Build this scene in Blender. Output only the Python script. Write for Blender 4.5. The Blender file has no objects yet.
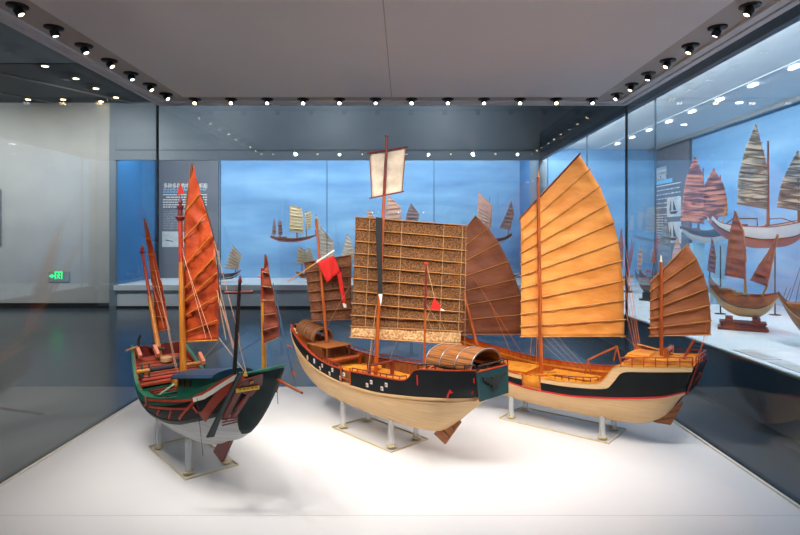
import bpy, math, random
from mathutils import Vector, noise
random.seed(4)
R = math.radians
scene = bpy.context.scene
COL = scene.collection
CX, CY, F, CZ, PZ = 404.0, 236.0, 560.0, 1.65, 0.45   # principal ray, focal length in px, eye height, plinth top

# ------------------------------------------------------------------ materials
def lin(c):
    return tuple(((v/255)/12.92 if v/255 <= .04045 else ((v/255+.055)/1.055)**2.4) for v in c) + (1,)
MATS = {}
def mat(name, c, rough=.6, c2=None, scale=8, stretch=(1,1,1), bump=0, metal=0, spec=.5, kind='noise', detail=4, coat=0, bscale=None, fac=(.35,.65), dist=0.0):
    if name in MATS: return MATS[name]
    m = bpy.data.materials.new(name); m.use_nodes = True
    N = m.node_tree.nodes; L = m.node_tree.links
    b = N['Principled BSDF']
    b.inputs['Base Color'].default_value = lin(c); b.inputs['Roughness'].default_value = rough
    b.inputs['Metallic'].default_value = metal; b.inputs['Specular IOR Level'].default_value = spec
    b.inputs['Coat Weight'].default_value = coat
    tc = N.new('ShaderNodeTexCoord'); mp = N.new('ShaderNodeMapping'); mp.inputs['Scale'].default_value = stretch
    L.new(tc.outputs['Object'], mp.inputs['Vector'])
    if kind == 'noise':
        t = N.new('ShaderNodeTexNoise'); t.inputs['Scale'].default_value = scale; t.inputs['Detail'].default_value = detail; out = t.outputs['Fac']
        t.inputs['Distortion'].default_value = dist
    elif kind == 'wave':
        t = N.new('ShaderNodeTexWave'); t.bands_direction = 'Z'; t.inputs['Scale'].default_value = scale; t.inputs['Distortion'].default_value = dist; t.inputs['Detail'].default_value = 2; out = t.outputs['Fac']
    else:
        t = N.new('ShaderNodeTexVoronoi'); t.inputs['Scale'].default_value = scale; out = t.outputs['Distance']
    L.new(mp.outputs[0], t.inputs['Vector'])
    if c2:
        cr = N.new('ShaderNodeValToRGB'); cr.color_ramp.elements[0].position = fac[0]; cr.color_ramp.elements[1].position = fac[1]
        cr.color_ramp.elements[0].color = lin(c); cr.color_ramp.elements[1].color = lin(c2)
        L.new(out, cr.inputs[0]); L.new(cr.outputs[0], b.inputs['Base Color'])
    if bump:
        bp = N.new('ShaderNodeBump'); bp.inputs['Strength'].default_value = bump; bp.inputs['Distance'].default_value = .01
        if bscale:
            t2 = N.new('ShaderNodeTexNoise'); t2.inputs['Scale'].default_value = bscale; L.new(mp.outputs[0], t2.inputs['Vector']); out = t2.outputs['Fac']
        L.new(out, bp.inputs['Height']); L.new(bp.outputs[0], b.inputs['Normal'])
    MATS[name] = m; return m
def emis(name, c, s):
    m = bpy.data.materials.new(name); m.use_nodes = True
    b = m.node_tree.nodes['Principled BSDF']; b.inputs['Base Color'].default_value = lin(c)
    b.inputs['Emission Color'].default_value = lin(c); b.inputs['Emission Strength'].default_value = s
    MATS[name] = m; return m
def glassmat(name, tint, ior=1.45, boost=1.0):
    m = bpy.data.materials.new(name); m.use_nodes = True
    N = m.node_tree.nodes; L = m.node_tree.links; N.clear()
    o = N.new('ShaderNodeOutputMaterial'); mx = N.new('ShaderNodeMixShader'); fr = N.new('ShaderNodeFresnel'); fr.inputs[0].default_value = ior
    mu = N.new('ShaderNodeMath'); mu.operation = 'MULTIPLY'; mu.inputs[1].default_value = boost; mu.use_clamp = True
    g = N.new('ShaderNodeBsdfGlossy'); g.inputs['Roughness'].default_value = 0.0
    t = N.new('ShaderNodeBsdfTransparent'); t.inputs[0].default_value = tint
    # the same fresnel on both faces of the thin pane
    geo = N.new('ShaderNodeNewGeometry'); mxn = N.new('ShaderNodeMix'); mxn.data_type = 'FLOAT'
    fr2 = N.new('ShaderNodeFresnel'); fr2.inputs[0].default_value = ior
    vt = N.new('ShaderNodeVectorMath'); vt.operation = 'DOT_PRODUCT'; L.new(geo.outputs['Normal'], vt.inputs[0]); L.new(geo.outputs['Incoming'], vt.inputs[1])
    ab = N.new('ShaderNodeMath'); ab.operation = 'ABSOLUTE'; L.new(vt.outputs['Value'], ab.inputs[0])
    om = N.new('ShaderNodeMath'); om.operation = 'SUBTRACT'; om.inputs[0].default_value = 1.0; L.new(ab.outputs[0], om.inputs[1])
    pw = N.new('ShaderNodeMath'); pw.operation = 'POWER'; pw.inputs[1].default_value = 5.0; L.new(om.outputs[0], pw.inputs[0])
    ma = N.new('ShaderNodeMath'); ma.operation = 'MULTIPLY_ADD'; ma.inputs[1].default_value = .96; ma.inputs[2].default_value = .04; L.new(pw.outputs[0], ma.inputs[0])
    L.new(ma.outputs[0], mu.inputs[0]); L.new(mu.outputs[0], mx.inputs[0])
    N.remove(fr); N.remove(fr2); N.remove(mxn)
    L.new(t.outputs[0], mx.inputs[1]); L.new(g.outputs[0], mx.inputs[2]); L.new(mx.outputs[0], o.inputs[0])
    MATS[name] = m; return m

CREAM = mat('cream_planking', (226,190,142), .55, (213,172,120), 3, (2,2,60), .15, dist=.4)
BLACKP = mat('black_paint', (9,13,17), .55, (14,19,23), 12, bump=.05, spec=.25)
REDP = mat('red_paint', (170,50,18), .45, (140,38,14), 14)
ORW = mat('orange_varnished_wood', (178,86,26), .4, (146,64,16), 5, (14,14,1.5), coat=.2)
YELW = mat('golden_wood', (222,148,42), .5, (196,120,28), 6, (3,3,3))
BRW = mat('brown_wood', (126,72,36), .5, (98,52,24), 6, (8,8,2))
DKW = mat('dark_wood', (44,28,22), .5, (30,20,16), 8)
MAR = mat('maroon_wood', (118,34,26), .45, (86,30,26), 6, (6,6,2))
RUDW = mat('rudder_wood', (168,100,48), .5, (140,80,36), 5, (4,4,10))
GRN = mat('green_paint', (12,100,78), .4, (8,80,62), 8)
TEAL = mat('dark_teal_paint', (15,36,34), .55, (10,25,26), 10)
TRANS = mat('teal_transom_paint', (24,66,66), .5, (20,54,56), 14)
EAGLE = mat('dark_bronze_paint', (30,32,30), .7)
NAVY = mat('navy_roof_paint', (18,52,84), .35, (12,40,66), 6, bump=.1)
WHITEH = mat('white_hull_paint', (206,206,202), .55, (176,178,178), 4, (1,1,40), .12, dist=.5)
WHITE = mat('white_paint', (226,222,214), .5)
YEL = mat('yellow_label', (240,186,20), .5)
FLAGR = mat('red_flag_cloth', (206,26,22), .7, bump=.2)
ROPE = mat('rope', (176,140,100), .8)
ROPED = mat('dark_rope', (40,42,52), .8)
BAMB = mat('bamboo', (198,140,62), .5, (170,110,40), 30)
BAMD = mat('dark_batten', (120,66,22), .5)
MATW = mat('woven_mat', (128,80,30), .8, (50,28,9), 130, kind='noise', bump=.4, fac=(.38,.62), detail=3)
MATL = mat('pale_woven_mat', (214,178,128), .75, (160,112,64), 80, bump=.4, fac=(.42,.62), detail=2)
MATB = mat('brown_mat', (118,70,38), .75, (86,48,24), 60, bump=.4, detail=3)
CANO = mat('orange_canvas', (232,156,72), .6, (212,132,52), 5, (1,1,2.2), .5, bscale=11)
CANB = mat('brown_canvas', (126,72,44), .7, (104,56,34), 5, (1,1,2), .5, bscale=12)
CANR = mat('rust_red_canvas', (182,70,24), .6, (140,46,14), 7, (1,1,1), .8, bscale=16, dist=1.0)
CANM = mat('maroon_canvas', (136,60,38), .7, (112,46,30), 6, bump=.4, bscale=14)
CANW = mat('pale_canvas', (204,192,174), .8, (182,168,150), 16, bump=.3)
BLKC = mat('black_cloth', (14,16,20), .8, bump=.3)
CANOPY = mat('bamboo_slat_canopy', (148,92,38), .6, (98,56,22), 26, (1,1,1), .4, kind='noise', fac=(.3,.7))
ACR = glassmat('clear_acrylic', (.985,.985,.98,1), boost=.35)
POSTM = mat('clear_post', (236,240,240), .15, spec=.8); POSTM.node_tree.nodes['Principled BSDF'].inputs['Alpha'].default_value = .32
ACRE = mat('acrylic_edge', (196,180,140), .3)
PLAT = mat('white_plinth_laminate', (226,228,232), .45, (220,222,227), 1.2, bump=.0)
STEEL = mat('grey_metal_trim', (150,152,154), .35, metal=.6)
DARKT = mat('dark_joint', (16,22,24), .5)
CEILM = mat('case_ceiling_panel', (240,240,242), .55, (234,234,236), .8)
CHAN = mat('ceiling_channel', (190,184,180), .5)
LAMPB = mat('black_lamp_metal', (16,16,18), .4)
WALLG = mat('gallery_wall_paint', (168,170,168), .85, (160,163,162), 1.5)
FASC = mat('showcase_fascia', (112,126,138), .5, (104,118,130), 1)
PLINB = mat('showcase_base_panel', (206,214,220), .5, (198,207,214), 1)
FLOORM = mat('polished_floor', (62,74,84), .2, (52,64,74), .7, spec=.7)
CEILD = mat('dark_ceiling', (66,78,86), .8)
CEILL = mat('pale_ceiling', (150,158,162), .8)
SHW = mat('showcase_white', (214,220,224), .55, (206,213,218), 2)
TEXTP = mat('grey_text_panel', (98,100,110), .6, (90,92,102), 2)
TEXTB = mat('blue_lettering', (120,190,230), .5)
def bluewall(name, a, b, c):
    m = mat(name, a, .6)
    N = m.node_tree.nodes; L = m.node_tree.links
    tc = N.new('ShaderNodeTexCoord'); mp = N.new('ShaderNodeMapping'); mp.inputs['Scale'].default_value = (.35,.35,1.6)
    t = N.new('ShaderNodeTexNoise'); t.inputs['Scale'].default_value = 1.3; t.inputs['Detail'].default_value = 7
    cr = N.new('ShaderNodeValToRGB'); e = cr.color_ramp.elements
    e[0].position = .3; e[0].color = lin(b); e[1].position = .7; e[1].color = lin(c); n = e.new(.5); n.color = lin(a)
    L.new(tc.outputs['Object'], mp.inputs[0]); L.new(mp.outputs[0], t.inputs[0]); L.new(t.outputs['Fac'], cr.inputs[0]); L.new(cr.outputs[0], N['Principled BSDF'].inputs['Base Color'])
    return m
BLUE = bluewall('blue_sea_mural', (112,164,208), (90,142,190), (138,184,220))
BLUED = mat('blue_side_panel', (52,116,168), .6, (60,124,176), 2)
PANE = glassmat('glass_pane', (.965,.985,.985,1), boost=1.25)
PANEB = glassmat('showcase_glass', (.97,.985,.99,1), boost=.8)
LENS = emis('warm_lamp_lens', (255,222,170), 14)
LENSW = emis('white_lamp_lens', (235,245,255), 6)
EXITG = emis('exit_green', (30,230,120), 1.6)
EXITD = emis('exit_dark_green', (8,70,42), .6)

# ------------------------------------------------------------------ mesh building
class MB:
    def __init__(s): s.v = []; s.f = []
    def add(s, vs, fs):
        o = len(s.v); s.v += [tuple(v) for v in vs]; s.f += [tuple(i+o for i in f) for f in fs]; return s
    def box(s, x0, x1, y0, y1, z0, z1):
        x0,x1 = sorted((x0,x1)); y0,y1 = sorted((y0,y1)); z0,z1 = sorted((z0,z1))
        return s.add([(x0,y0,z0),(x1,y0,z0),(x1,y1,z0),(x0,y1,z0),(x0,y0,z1),(x1,y0,z1),(x1,y1,z1),(x0,y1,z1)],
            [(3,2,1,0),(4,5,6,7),(0,1,5,4),(1,2,6,5),(2,3,7,6),(3,0,4,7)])
    def tube(s, pts, r, n=8, r1=None, flat=1.0):
        pts = [Vector(p) for p in pts]; r1 = r if r1 is None else r1
        rings = []; up = None; k = len(pts)
        for i, p in enumerate(pts):
            d = (pts[min(i+1,k-1)] - pts[max(i-1,0)]).normalized()
            if up is None: up = Vector((0,0,1)) if abs(d.z) < .9 else Vector((1,0,0))
            a = d.cross(up).normalized(); b = a.cross(d).normalized(); up = b
            rr = r + (r1-r)*i/max(1,k-1)
            rings.append([p + a*rr*math.cos(2*math.pi*j/n) + b*rr*flat*math.sin(2*math.pi*j/n) for j in range(n)])
        vs = [q for g in rings for q in g]; fs = []
        for i in range(k-1):
            for j in range(n):
                fs.append((i*n+j, i*n+(j+1)%n, (i+1)*n+(j+1)%n, (i+1)*n+j))
        fs.append(tuple(range(n))[::-1]); fs.append(tuple((k-1)*n+j for j in range(n)))
        return s.add(vs, fs)
    def lathe(s, prof, c=(0,0,0), n=20, axis=None):
        # prof: (r, z) list along axis
        c = Vector(c); ax = Vector(axis or (0,0,1)).normalized()
        a = ax.cross(Vector((1,0,0)) if abs(ax.x) < .8 else Vector((0,1,0))).normalized(); b = ax.cross(a)
        vs = []; fs = []
        for r, z in prof:
            for j in range(n):
                t = 2*math.pi*j/n; vs.append(c + ax*z + (a*math.cos(t) + b*math.sin(t))*r)
        for i in range(len(prof)-1):
            for j in range(n): fs.append((i*n+j, i*n+(j+1)%n, (i+1)*n+(j+1)%n, (i+1)*n+j))
        fs.append(tuple(range(n))[::-1]); fs.append(tuple((len(prof)-1)*n+j for j in range(n)))
        return s.add(vs, fs)
    def grid(s, rows):
        nr, nc = len(rows), len(rows[0])
        return s.add([p for r in rows for p in r], [(i*nc+j, i*nc+j+1, (i+1)*nc+j+1, (i+1)*nc+j) for i in range(nr-1) for j in range(nc-1)])
    def loft(s, rings, cap=True):
        n = len(rings[0]); fs = []
        for i in range(len(rings)-1):
            for j in range(n): fs.append((i*n+j, i*n+(j+1)%n, (i+1)*n+(j+1)%n, (i+1)*n+j))
        if cap: fs.append(tuple(range(n))[::-1]); fs.append(tuple((len(rings)-1)*n+j for j in range(n)))
        return s.add([p for r in rings for p in r], fs)
    def prism(s, poly, d):   # poly 3d points, extruded by vector d
        n = len(poly); d = Vector(d); a = [Vector(p) for p in poly]
        return s.add(a + [p+d for p in a], [tuple(range(n))[::-1], tuple(range(n,2*n))] + [(j,(j+1)%n,n+(j+1)%n,n+j) for j in range(n)])
    def obox(s, c, u, v, w):  # centre, three half vectors
        c,u,v,w = map(Vector,(c,u,v,w))
        vs = [c+u*a+v*b+w*e for e in (-1,1) for (a,b) in ((-1,-1),(1,-1),(1,1),(-1,1))]
        return s.add(vs, [(3,2,1,0),(4,5,6,7),(0,1,5,4),(1,2,6,5),(2,3,7,6),(3,0,4,7)])
    def build(s, name, m, parent=None, smooth=0, solid=0, bevel=0, **props):
        me = bpy.data.meshes.new(name); me.from_pydata(s.v, [], s.f); me.update()
        import bmesh
        bm = bmesh.new(); bm.from_mesh(me); bmesh.ops.recalc_face_normals(bm, faces=bm.faces); bm.to_mesh(me); bm.free()
        if smooth:
            me.polygons.foreach_set('use_smooth', [True]*len(me.polygons)); me.set_sharp_from_angle(angle=R(smooth))
        me.materials.append(m)
        o = bpy.data.objects.new(name, me); COL.objects.link(o); o.parent = parent
        if solid:
            md = o.modifiers.new('thick', 'SOLIDIFY'); md.thickness = solid; md.offset = 0
        if bevel:
            md = o.modifiers.new('bev', 'BEVEL'); md.width = bevel; md.segments = 2; md.limit_method = 'ANGLE'
        for k, v in props.items(): o[k] = v
        return o
def thing(name, label, cat, loc=(0,0,0), rz=0, group=None):
    o = bpy.data.objects.new(name, None); COL.objects.link(o); o.location = loc; o.rotation_euler = (0,0,rz)
    o.empty_display_size = .05; o['label'] = label; o['category'] = cat
    if group: o['group'] = group
    return o
def tag(o, label, cat, group=None):
    o['label'] = label; o['category'] = cat
    if group: o['group'] = group
    return o
def struct(mb, name, m, **k):
    return mb.build(name, m, None, kind='structure', **k)
def text(body, size, m, parent, name='lettering', loc=(0,0,0), rot=(0,0,0), depth=.004, width=None, align='LEFT'):
    c = bpy.data.curves.new(name, 'FONT'); c.body = body; c.size = size; c.extrude = depth; c.align_x = align; c.offset = size*.012
    o = bpy.data.objects.new(name, c); COL.objects.link(o); bpy.context.view_layer.update()
    me = bpy.data.meshes.new_from_object(o.evaluated_get(bpy.context.evaluated_depsgraph_get()))
    bpy.data.objects.remove(o)
    if width:
        xs = [v.co.x for v in me.vertices]; w0 = max(xs)-min(xs); k = width/w0
        for v in me.vertices: v.co.x *= k
    me.materials.clear(); me.materials.append(m)
    o = bpy.data.objects.new(name, me); COL.objects.link(o); o.parent = parent; o.location = loc; o.rotation_euler = rot
    return o

# ------------------------------------------------------------------ maths
def pchip(tab):
    tab = sorted(tab); xs = [t[0] for t in tab]; ys = [t[1] for t in tab]; n = len(xs)
    h = [xs[i+1]-xs[i] for i in range(n-1)]; d = [(ys[i+1]-ys[i])/h[i] for i in range(n-1)]
    m = [d[0]] + [0 if d[i-1]*d[i] <= 0 else 2*d[i-1]*d[i]/(d[i-1]+d[i]) for i in range(1,n-1)] + [d[-1]]
    def f(x):
        if x <= xs[0]: return ys[0]
        if x >= xs[-1]: return ys[-1]
        i = 0
        while x > xs[i+1]: i += 1
        t = (x-xs[i])/h[i]; t2=t*t; t3=t2*t
        return ys[i]*(2*t3-3*t2+1)+m[i]*h[i]*(t3-2*t2+t)+ys[i+1]*(3*t2-2*t3)+m[i+1]*h[i]*(t3-t2)
    return f
def ray(px, py): return ((px-CX)/F, 1.0, -(py-CY)/F)
class Frame:
    """a boat's own frame: centre (X, Y), heading angle, height of its base"""
    def __init__(s, x, y, hx, hy, z0=PZ):
        n = math.hypot(hx,hy); s.c = (x,y); s.h = (hx/n,hy/n); s.p = (-hy/n,hx/n); s.z0 = z0; s.ang = math.atan2(hy,hx)
    def tolocal(s, X, Y, Z):
        dx, dy = X-s.c[0], Y-s.c[1]
        return Vector((dx*s.h[0]+dy*s.h[1], dx*s.p[0]+dy*s.p[1], Z-s.z0))
    def toworld(s, x, y, z):
        return Vector((s.c[0]+x*s.h[0]+y*s.p[0], s.c[1]+x*s.h[1]+y*s.p[1], z+s.z0))
    def hit(s, px, py, P, ang):   # plan line through P (world x,y) with direction ang
        n = (-math.sin(ang), math.cos(ang)); r = ray(px,py)
        t = (P[0]*n[0]+P[1]*n[1])/(r[0]*n[0]+r[1]*n[1])
        return s.tolocal(t*r[0], t, CZ+t*r[2])
    def axis(s, px, py, w=0):
        return s.hit(px, py, (s.c[0]+w*s.p[0], s.c[1]+w*s.p[1]), s.ang)

class Hull:
    def __init__(s, w, top, keel, ref=None, a=2.6, b=.6, rake=(0,0,0,0), brake=(0,0,0,0)):
        s.w = pchip(w); s.top = pchip(top); s.keel = pchip(keel); s.ref = pchip(ref) if ref else s.top
        s.a = a; s.b = b; s.rake = rake; s.brake = brake
    def y(s, x, z):
        k = s.keel(x); q = (z-k)/max(1e-4, s.ref(x)-k); q = min(1, max(0, q))
        return s.w(x)*(1-(1-q)**s.a)**s.b
    def sh(s, x, z):   # rake of the stern / bow
        xr, xs, k, zm = s.rake
        if k and x < xr: x = x - k*(z-zm)*((xr-x)/(xr-xs))**2
        xr, xs, k, zm = s.brake
        if k and x > xr: x = x + k*(z-zm)*((x-xr)/(xs-xr))**2
        return x
    def pt(s, x, z, side=1, off=0):
        return Vector((s.sh(x,z), side*(s.y(x,z)+off), z))
    def solid(s, x0, x1, ztop, n=60, m=14):
        rings = []
        for i in range(n+1):
            x = x0+(x1-x0)*i/n; k = s.keel(x); zt = max(ztop(x), k+.004)
            port = [s.pt(x, k+(zt-k)*(j/m)**1.6, 1) for j in range(m+1)]
            star = [Vector((p.x,-p.y,p.z)) for p in port[::-1]][:-1]
            rings.append(port + star)
        return MB().loft(rings)
    def band(s, x0, x1, zl, zh, side, t=.01, off=0, n=50, m=5, step=None):
        rings = []
        for i in range(n+1):
            x = x0+(x1-x0)*i/n; a, b = zl(x), zh(x); b = max(b, a+.001)
            out = [s.pt(x, a+(b-a)*j/m, side, off) for j in range(m+1)]
            inn = [Vector((p.x, side*max(.0, abs(p.y)-t), p.z)) for p in out[::-1]]
            rings.append(out+inn)
        return MB().loft(rings)
    def deck(s, x0, x1, z, inset=.006, n=40, thick=.01):
        rings = []
        for i in range(n+1):
            x = x0+(x1-x0)*i/n; zz = z(x); w = max(.001, s.y(x,zz)-inset); X = s.sh(x,zz)
            rings.append([(X,w,zz),(X,0,zz+.004),(X,-w,zz),(X,-w,zz-thick),(X,w,zz-thick)])
        return MB().loft(rings)
    def cap(s, x, zl, zh, t=.012, m=6, outward=-1, ext=0):
        poly = [s.pt(x, zl+(zh-zl)*j/m, 1) for j in range(m+1)]
        poly = [Vector((p.x, p.y+ext, p.z)) for p in poly]
        poly = poly + [Vector((p.x,-p.y,p.z)) for p in poly[::-1]]
        return MB().prism(poly, (outward*t,0,0))
    def stripe(s, pts, wd, side=1, off=.003, thick=.004, n=10):
        """painted strip lying on the hull along (x, z) points"""
        P = []
        for i in range(len(pts)-1):
            for j in range(n): 
                t = j/n; P.append((pts[i][0]*(1-t)+pts[i+1][0]*t, pts[i][1]*(1-t)+pts[i+1][1]*t))
        P.append(pts[-1]); rings = []
        for i, (x, z) in enumerate(P):
            a = P[max(0,i-1)]; b = P[min(len(P)-1,i+1)]; dx, dz = b[0]-a[0], b[1]-a[1]; l = math.hypot(dx,dz) or 1
            nx, nz = -dz/l*wd/2, dx/l*wd/2
            q = [s.pt(x+nx*k, z+nz*k, side, off) for k in (-1,0,1)]
            q2 = [Vector((p.x, p.y-side*thick, p.z)) for p in q[::-1]]
            rings.append(q+q2)
        return MB().loft(rings)
    def frompx(s, fr, px, py):
        w = .15
        for _ in range(12):
            p = fr.axis(px, py, w); w = s.y(p.x, p.z)
        return (p.x, p.z)

def sail(fr, name, parent, m, P, ang, luff, leech, batm=None, br=.004, bulge=.012, wr=.003, cols=14, sub=5, thick=.003, seed=0, ext=.012, battens=None, side=1, back=False, drop=0):
    """luff / leech: px points top to bottom, one pair per batten"""
    Ls = [fr.hit(a,b,P,ang) for a,b in luff]; Rs = [fr.hit(a,b,P,ang) for a,b in leech]
    nrm = (Rs[-1]-Ls[0]).cross(Ls[-1]-Ls[0]); nrm.normalize()
    toward = fr.tolocal(0,0,CZ)-Ls[0]
    if nrm.dot(toward) < 0: nrm = -nrm
    rows = []; n = len(Ls)
    for i in range(n-1):
        for k in range(sub if i < n-2 else sub+1):
            t = k/sub; row = []
            for j in range(cols+1):
                u = j/cols; l = Ls[i].lerp(Ls[i+1], t); r = Rs[i].lerp(Rs[i+1], t)
                p = l.lerp(r, u)
                d = bulge*math.sin(math.pi*t)*math.sin(math.pi*min(1,max(0,u)))**.5 if 0 < u < 1 else 0
                q = p*14+Vector((seed*7.3,0,0)); d += wr*2*noise.noise(q) + wr*noise.noise(q*2.7)
                row.append(p - nrm*d*side)
            rows.append(row)
    o = MB().grid(rows).build(name, m, parent, smooth=60, solid=thick)
    if batm:
        for i in (range(n) if battens is None else battens):
            d = (Rs[i]-Ls[i]).normalized()
            k = br*1.1 + wr + .002
            for sgn in ((1,-1) if back else (1,)):
                pass
            MB().tube([Ls[i]-d*ext+nrm*k, Rs[i]+d*ext+nrm*k], br, 6).build('batten', batm, o, smooth=50)
    return o
def poly_at(poly, t):
    ls = [math.dist(poly[i], poly[i+1]) for i in range(len(poly)-1)]; T = sum(ls)*t
    for i, l in enumerate(ls):
        if T <= l or i == len(ls)-1:
            k = T/l if l else 0; return (poly[i][0]*(1-k)+poly[i+1][0]*k, poly[i][1]*(1-k)+poly[i+1][1]*k)
        T -= l
def rows_of(luff, leech, n):
    return [poly_at(luff, i/n) for i in range(n+1)], [poly_at(leech, i/n) for i in range(n+1)]
def mast(fr, parent, a, b, r, m, r1=None, w=0, name='mast', P=None, ang=None):
    A = fr.axis(*a, w) if P is None else fr.hit(*a, P, ang); B = fr.axis(*b, w) if P is None else fr.hit(*b, P, ang)
    return MB().tube([A, A.lerp(B,.5), B], r, 12, r1 if r1 else r*.6).build(name, m, parent, smooth=50), A, B
def line(parent, a, b, r=.0014, m=None, name='rigging_line', sag=0):
    a, b = Vector(a), Vector(b); pts = [a.lerp(b, i/6)-Vector((0,0,sag*math.sin(math.pi*i/6))) for i in range(7)] if sag else [a, b]
    return MB().tube(pts, r, 5).build(name, m or ROPE, parent, smooth=60)
def railing(H, x0, x1, z, side, h=.03, n=8, m=None, parent=None, inset=.006, r=.003, low=False):
    mb = MB(); top = []; mid = []
    for i in range(n+1):
        x = x0+(x1-x0)*i/n; p = H.pt(x, z(x), side, -inset); q = p+Vector((0,0,h))
        mb.tube([p-Vector((0,0,.004)), q], r, 6); top.append(q); mid.append(p+Vector((0,0,h*.5)))
    mb.tube(top, r*1.25, 6)
    if low: mb.tube(mid, r*.8, 6)
    return mb.build('railing', m or REDP, parent, smooth=50)
def stand(fr, label, L, W, posts, group=None, off=(0,0)):
    w = fr.toworld(off[0],off[1],0)
    t = thing('display_stand', label, 'stand', (w.x,w.y,PZ), fr.ang, group)
    MB().box(-L/2,L/2,-W/2,W/2,.0005,.009).build('base_plate', ACR, t)
    e = MB()
    for s in (-1,1):
        e.box(-L/2,L/2,s*W/2,s*(W/2+.003),.0005,.009); e.box(s*L/2,s*(L/2+.003),-W/2-.003,W/2+.003,.0005,.009)
    e.build('plate_edge', ACRE, t)
    for x, y, h in posts:
        p = MB().lathe([(.017,.009),(.017,h-.003),(.014,h)], (x,y,0), 16).build('post', POSTM, t, smooth=40)
        MB().lathe([(.027,.009),(.027,.016),(.018,.018)], (x,y,0), 18).build('post_collar', ACRE, p, smooth=40)
    return t

# ------------------------------------------------------------------ gallery shell
YB, XR = 12.8, 3.15            # plane of the far showcase glass, plane of the right showcase glass
BX0, BX1 = -6.62, 3.13
SZ, ST = .53, 3.38             # showcase platform and glass top
struct(MB().box(-14.3,8,-9,16,-.2,0), 'floor', FLOORM)
struct(MB().box(-14.3,3.0,-9,9.95,4.72,4.95), 'ceiling', CEILL)
struct(MB().box(-14.3,3.0,9.95,YB+.2,4.70,4.95), 'trim_1', CEILD)
struct(MB().box(3.0,8,-9,15.5,4.72,4.95), 'trim_2', CEILD)
struct(MB().box(-14.3,-14.0,-9,16,0,4.95), 'wall_left', WALLG)
struct(MB().box(-14.0,BX0-.1,YB,YB+.3,0,4.95), 'wall_back', WALLG)
struct(MB().box(-14.0,BX0-.02,YB-.02,YB,0,.12), 'baseboard_back', DARKT)
struct(MB().box(BX0-.1,XR,YB-.02,YB+.2,ST+.58,4.95), 'wall_above_showcase', FASC)
struct(MB().box(XR-.03,6.4,YB+.7,YB+.9,0,4.95), 'wall_right_end', FASC)
struct(MB().box(XR,XR+.12,.6,YB+.7,ST+.62,4.95), 'wall_right', FASC)

# far showcase
mat('grey_joint',(66,78,88),.5)
t = thing('wall_showcase', 'long blue-backed glass showcase along the far gallery wall', 'showcase', (0,YB,0))
MB().box(BX0,BX1,0,2.3,.0,SZ-.12).build('plinth', PLINB, t)
MB().box(BX0,BX1,-.04,2.3,SZ-.12,SZ).build('platform', SHW, t)
MB().box(BX0,BX1,2.2,2.3,SZ,ST+.6).build('back_panel', BLUE, t)
MB().box(BX0-.1,BX0,0,2.3,0,ST+.6).build('side_panel', BLUED, t)
MB().box(BX1-.03,BX1,.05,2.3,SZ,ST+.6).build('side_panel', BLUED, t)
MB().box(BX0,BX1,.0,2.3,ST+.5,ST+.6).build('ceiling_panel', SHW, t)
MB().box(BX0,BX1,-.05,.03,ST,ST+.22).build('fascia', FASC, t)
MB().box(BX0,BX1,-.03,.03,ST+.235,ST+.60).build('fascia', FASC, t)
MB().box(BX0,BX1,-.0,.03,ST+.2,ST+.25).build('fascia_joint', MATS['grey_joint'], t)
MB().box(BX0,BX1,-.043,.0,SZ-.135,SZ-.125).build('fascia_joint', MATS['grey_joint'], t)
MB().box(BX0,BX1,-.02,.0,0,.05).build('toe_kick', DARKT, t)
xs = [BX0, -4.2, -1.76, .686, BX1]
for i in range(4):
    MB().box(xs[i]+.004,xs[i+1]-.004,.0,.014,SZ,ST).build('glass_pane', PANEB, t)
for x in xs[1:-1]:
    MB().box(x-.008,x+.008,-.001,.016,SZ,ST).build('glass_joint', mat('joint_silicone',(60,92,116),.4), t)
MB().box(BX0-.1,BX0+.05,-.035,.03,0,ST+.6).build('frame_post', FASC, t)
MB().box(BX1-.05,XR+.12,-.03,.9,0,4.0).build('corner_post', FASC, t)

# right showcase, running towards the camera
t = thing('side_showcase', 'deep blue-backed glass showcase along the right side of the gallery', 'showcase', (XR,0,0))
W = 2.85; Y0, Y1 = 1.0, 13.4
MB().box(.0,W,Y0,Y1,0,SZ-.018).build('plinth', mat('dark_plinth_panel',(64,84,98),.3), t)
MB().box(-.02,W,Y0,Y1,SZ-.018,SZ).build('platform', SHW, t)
MB().box(-.015,0,Y0,Y1,.06,SZ-.03).build('front_panel', MATS['dark_plinth_panel'], t)
MB().box(-.0245,-.0205,Y0,Y1,SZ-.016,SZ-.002).build('platform_edge', mat('warm_edge_strip',(206,186,140),.5), t)
MB().box(W,W+.1,Y0,Y1,SZ,3.75).build('back_panel', BLUE, t)
MB().box(-.02,W,Y1-.1,Y1,SZ,3.75).build('end_panel', BLUE, t)
MB().box(0,W,Y0-.1,Y0,0,3.75).build('end_panel', BLUE, t)
MB().box(.0,W,Y0,Y1,3.70,3.78).build('ceiling_panel', SHW, t)
MB().box(W-.22,W-.16,Y0,Y1-.1,3.64,3.70).build('ceiling_trim', STEEL, t)
MB().box(1.44,1.455,Y0,Y1-.1,3.69,3.70).build('ceiling_trim', SHW, t)
MB().box(-.05,.03,Y0,Y1,ST,4.0).build('fascia', mat('dark_fascia',(58,76,90),.4), t)
for a, b in ((Y0,4.4),(4.4,7.03),(7.03,9.66),(9.66,12.3),(12.3,Y1-.02)):
    MB().box(0,.014,a+.004,b-.004,SZ,ST).build('glass_pane', PANEB, t)
for y in (4.4,7.03,9.66,12.3):
    MB().box(-.001,.016,y-.008,y+.008,SZ,ST).build('glass_joint', MATS['joint_silicone'], t)
for i in range(11):
    y = 4.35+.8*i
    MB().box(1.53,1.585,y-.075,y+.075,3.67,3.684).build('lamp', LENSW, t)
for y in (6.9, 8.6, 10.3):
    MB().lathe([(.05,3.69),(.05,3.70)], (2.0,y,0), 12).build('lamp', LENSW, t)

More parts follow.
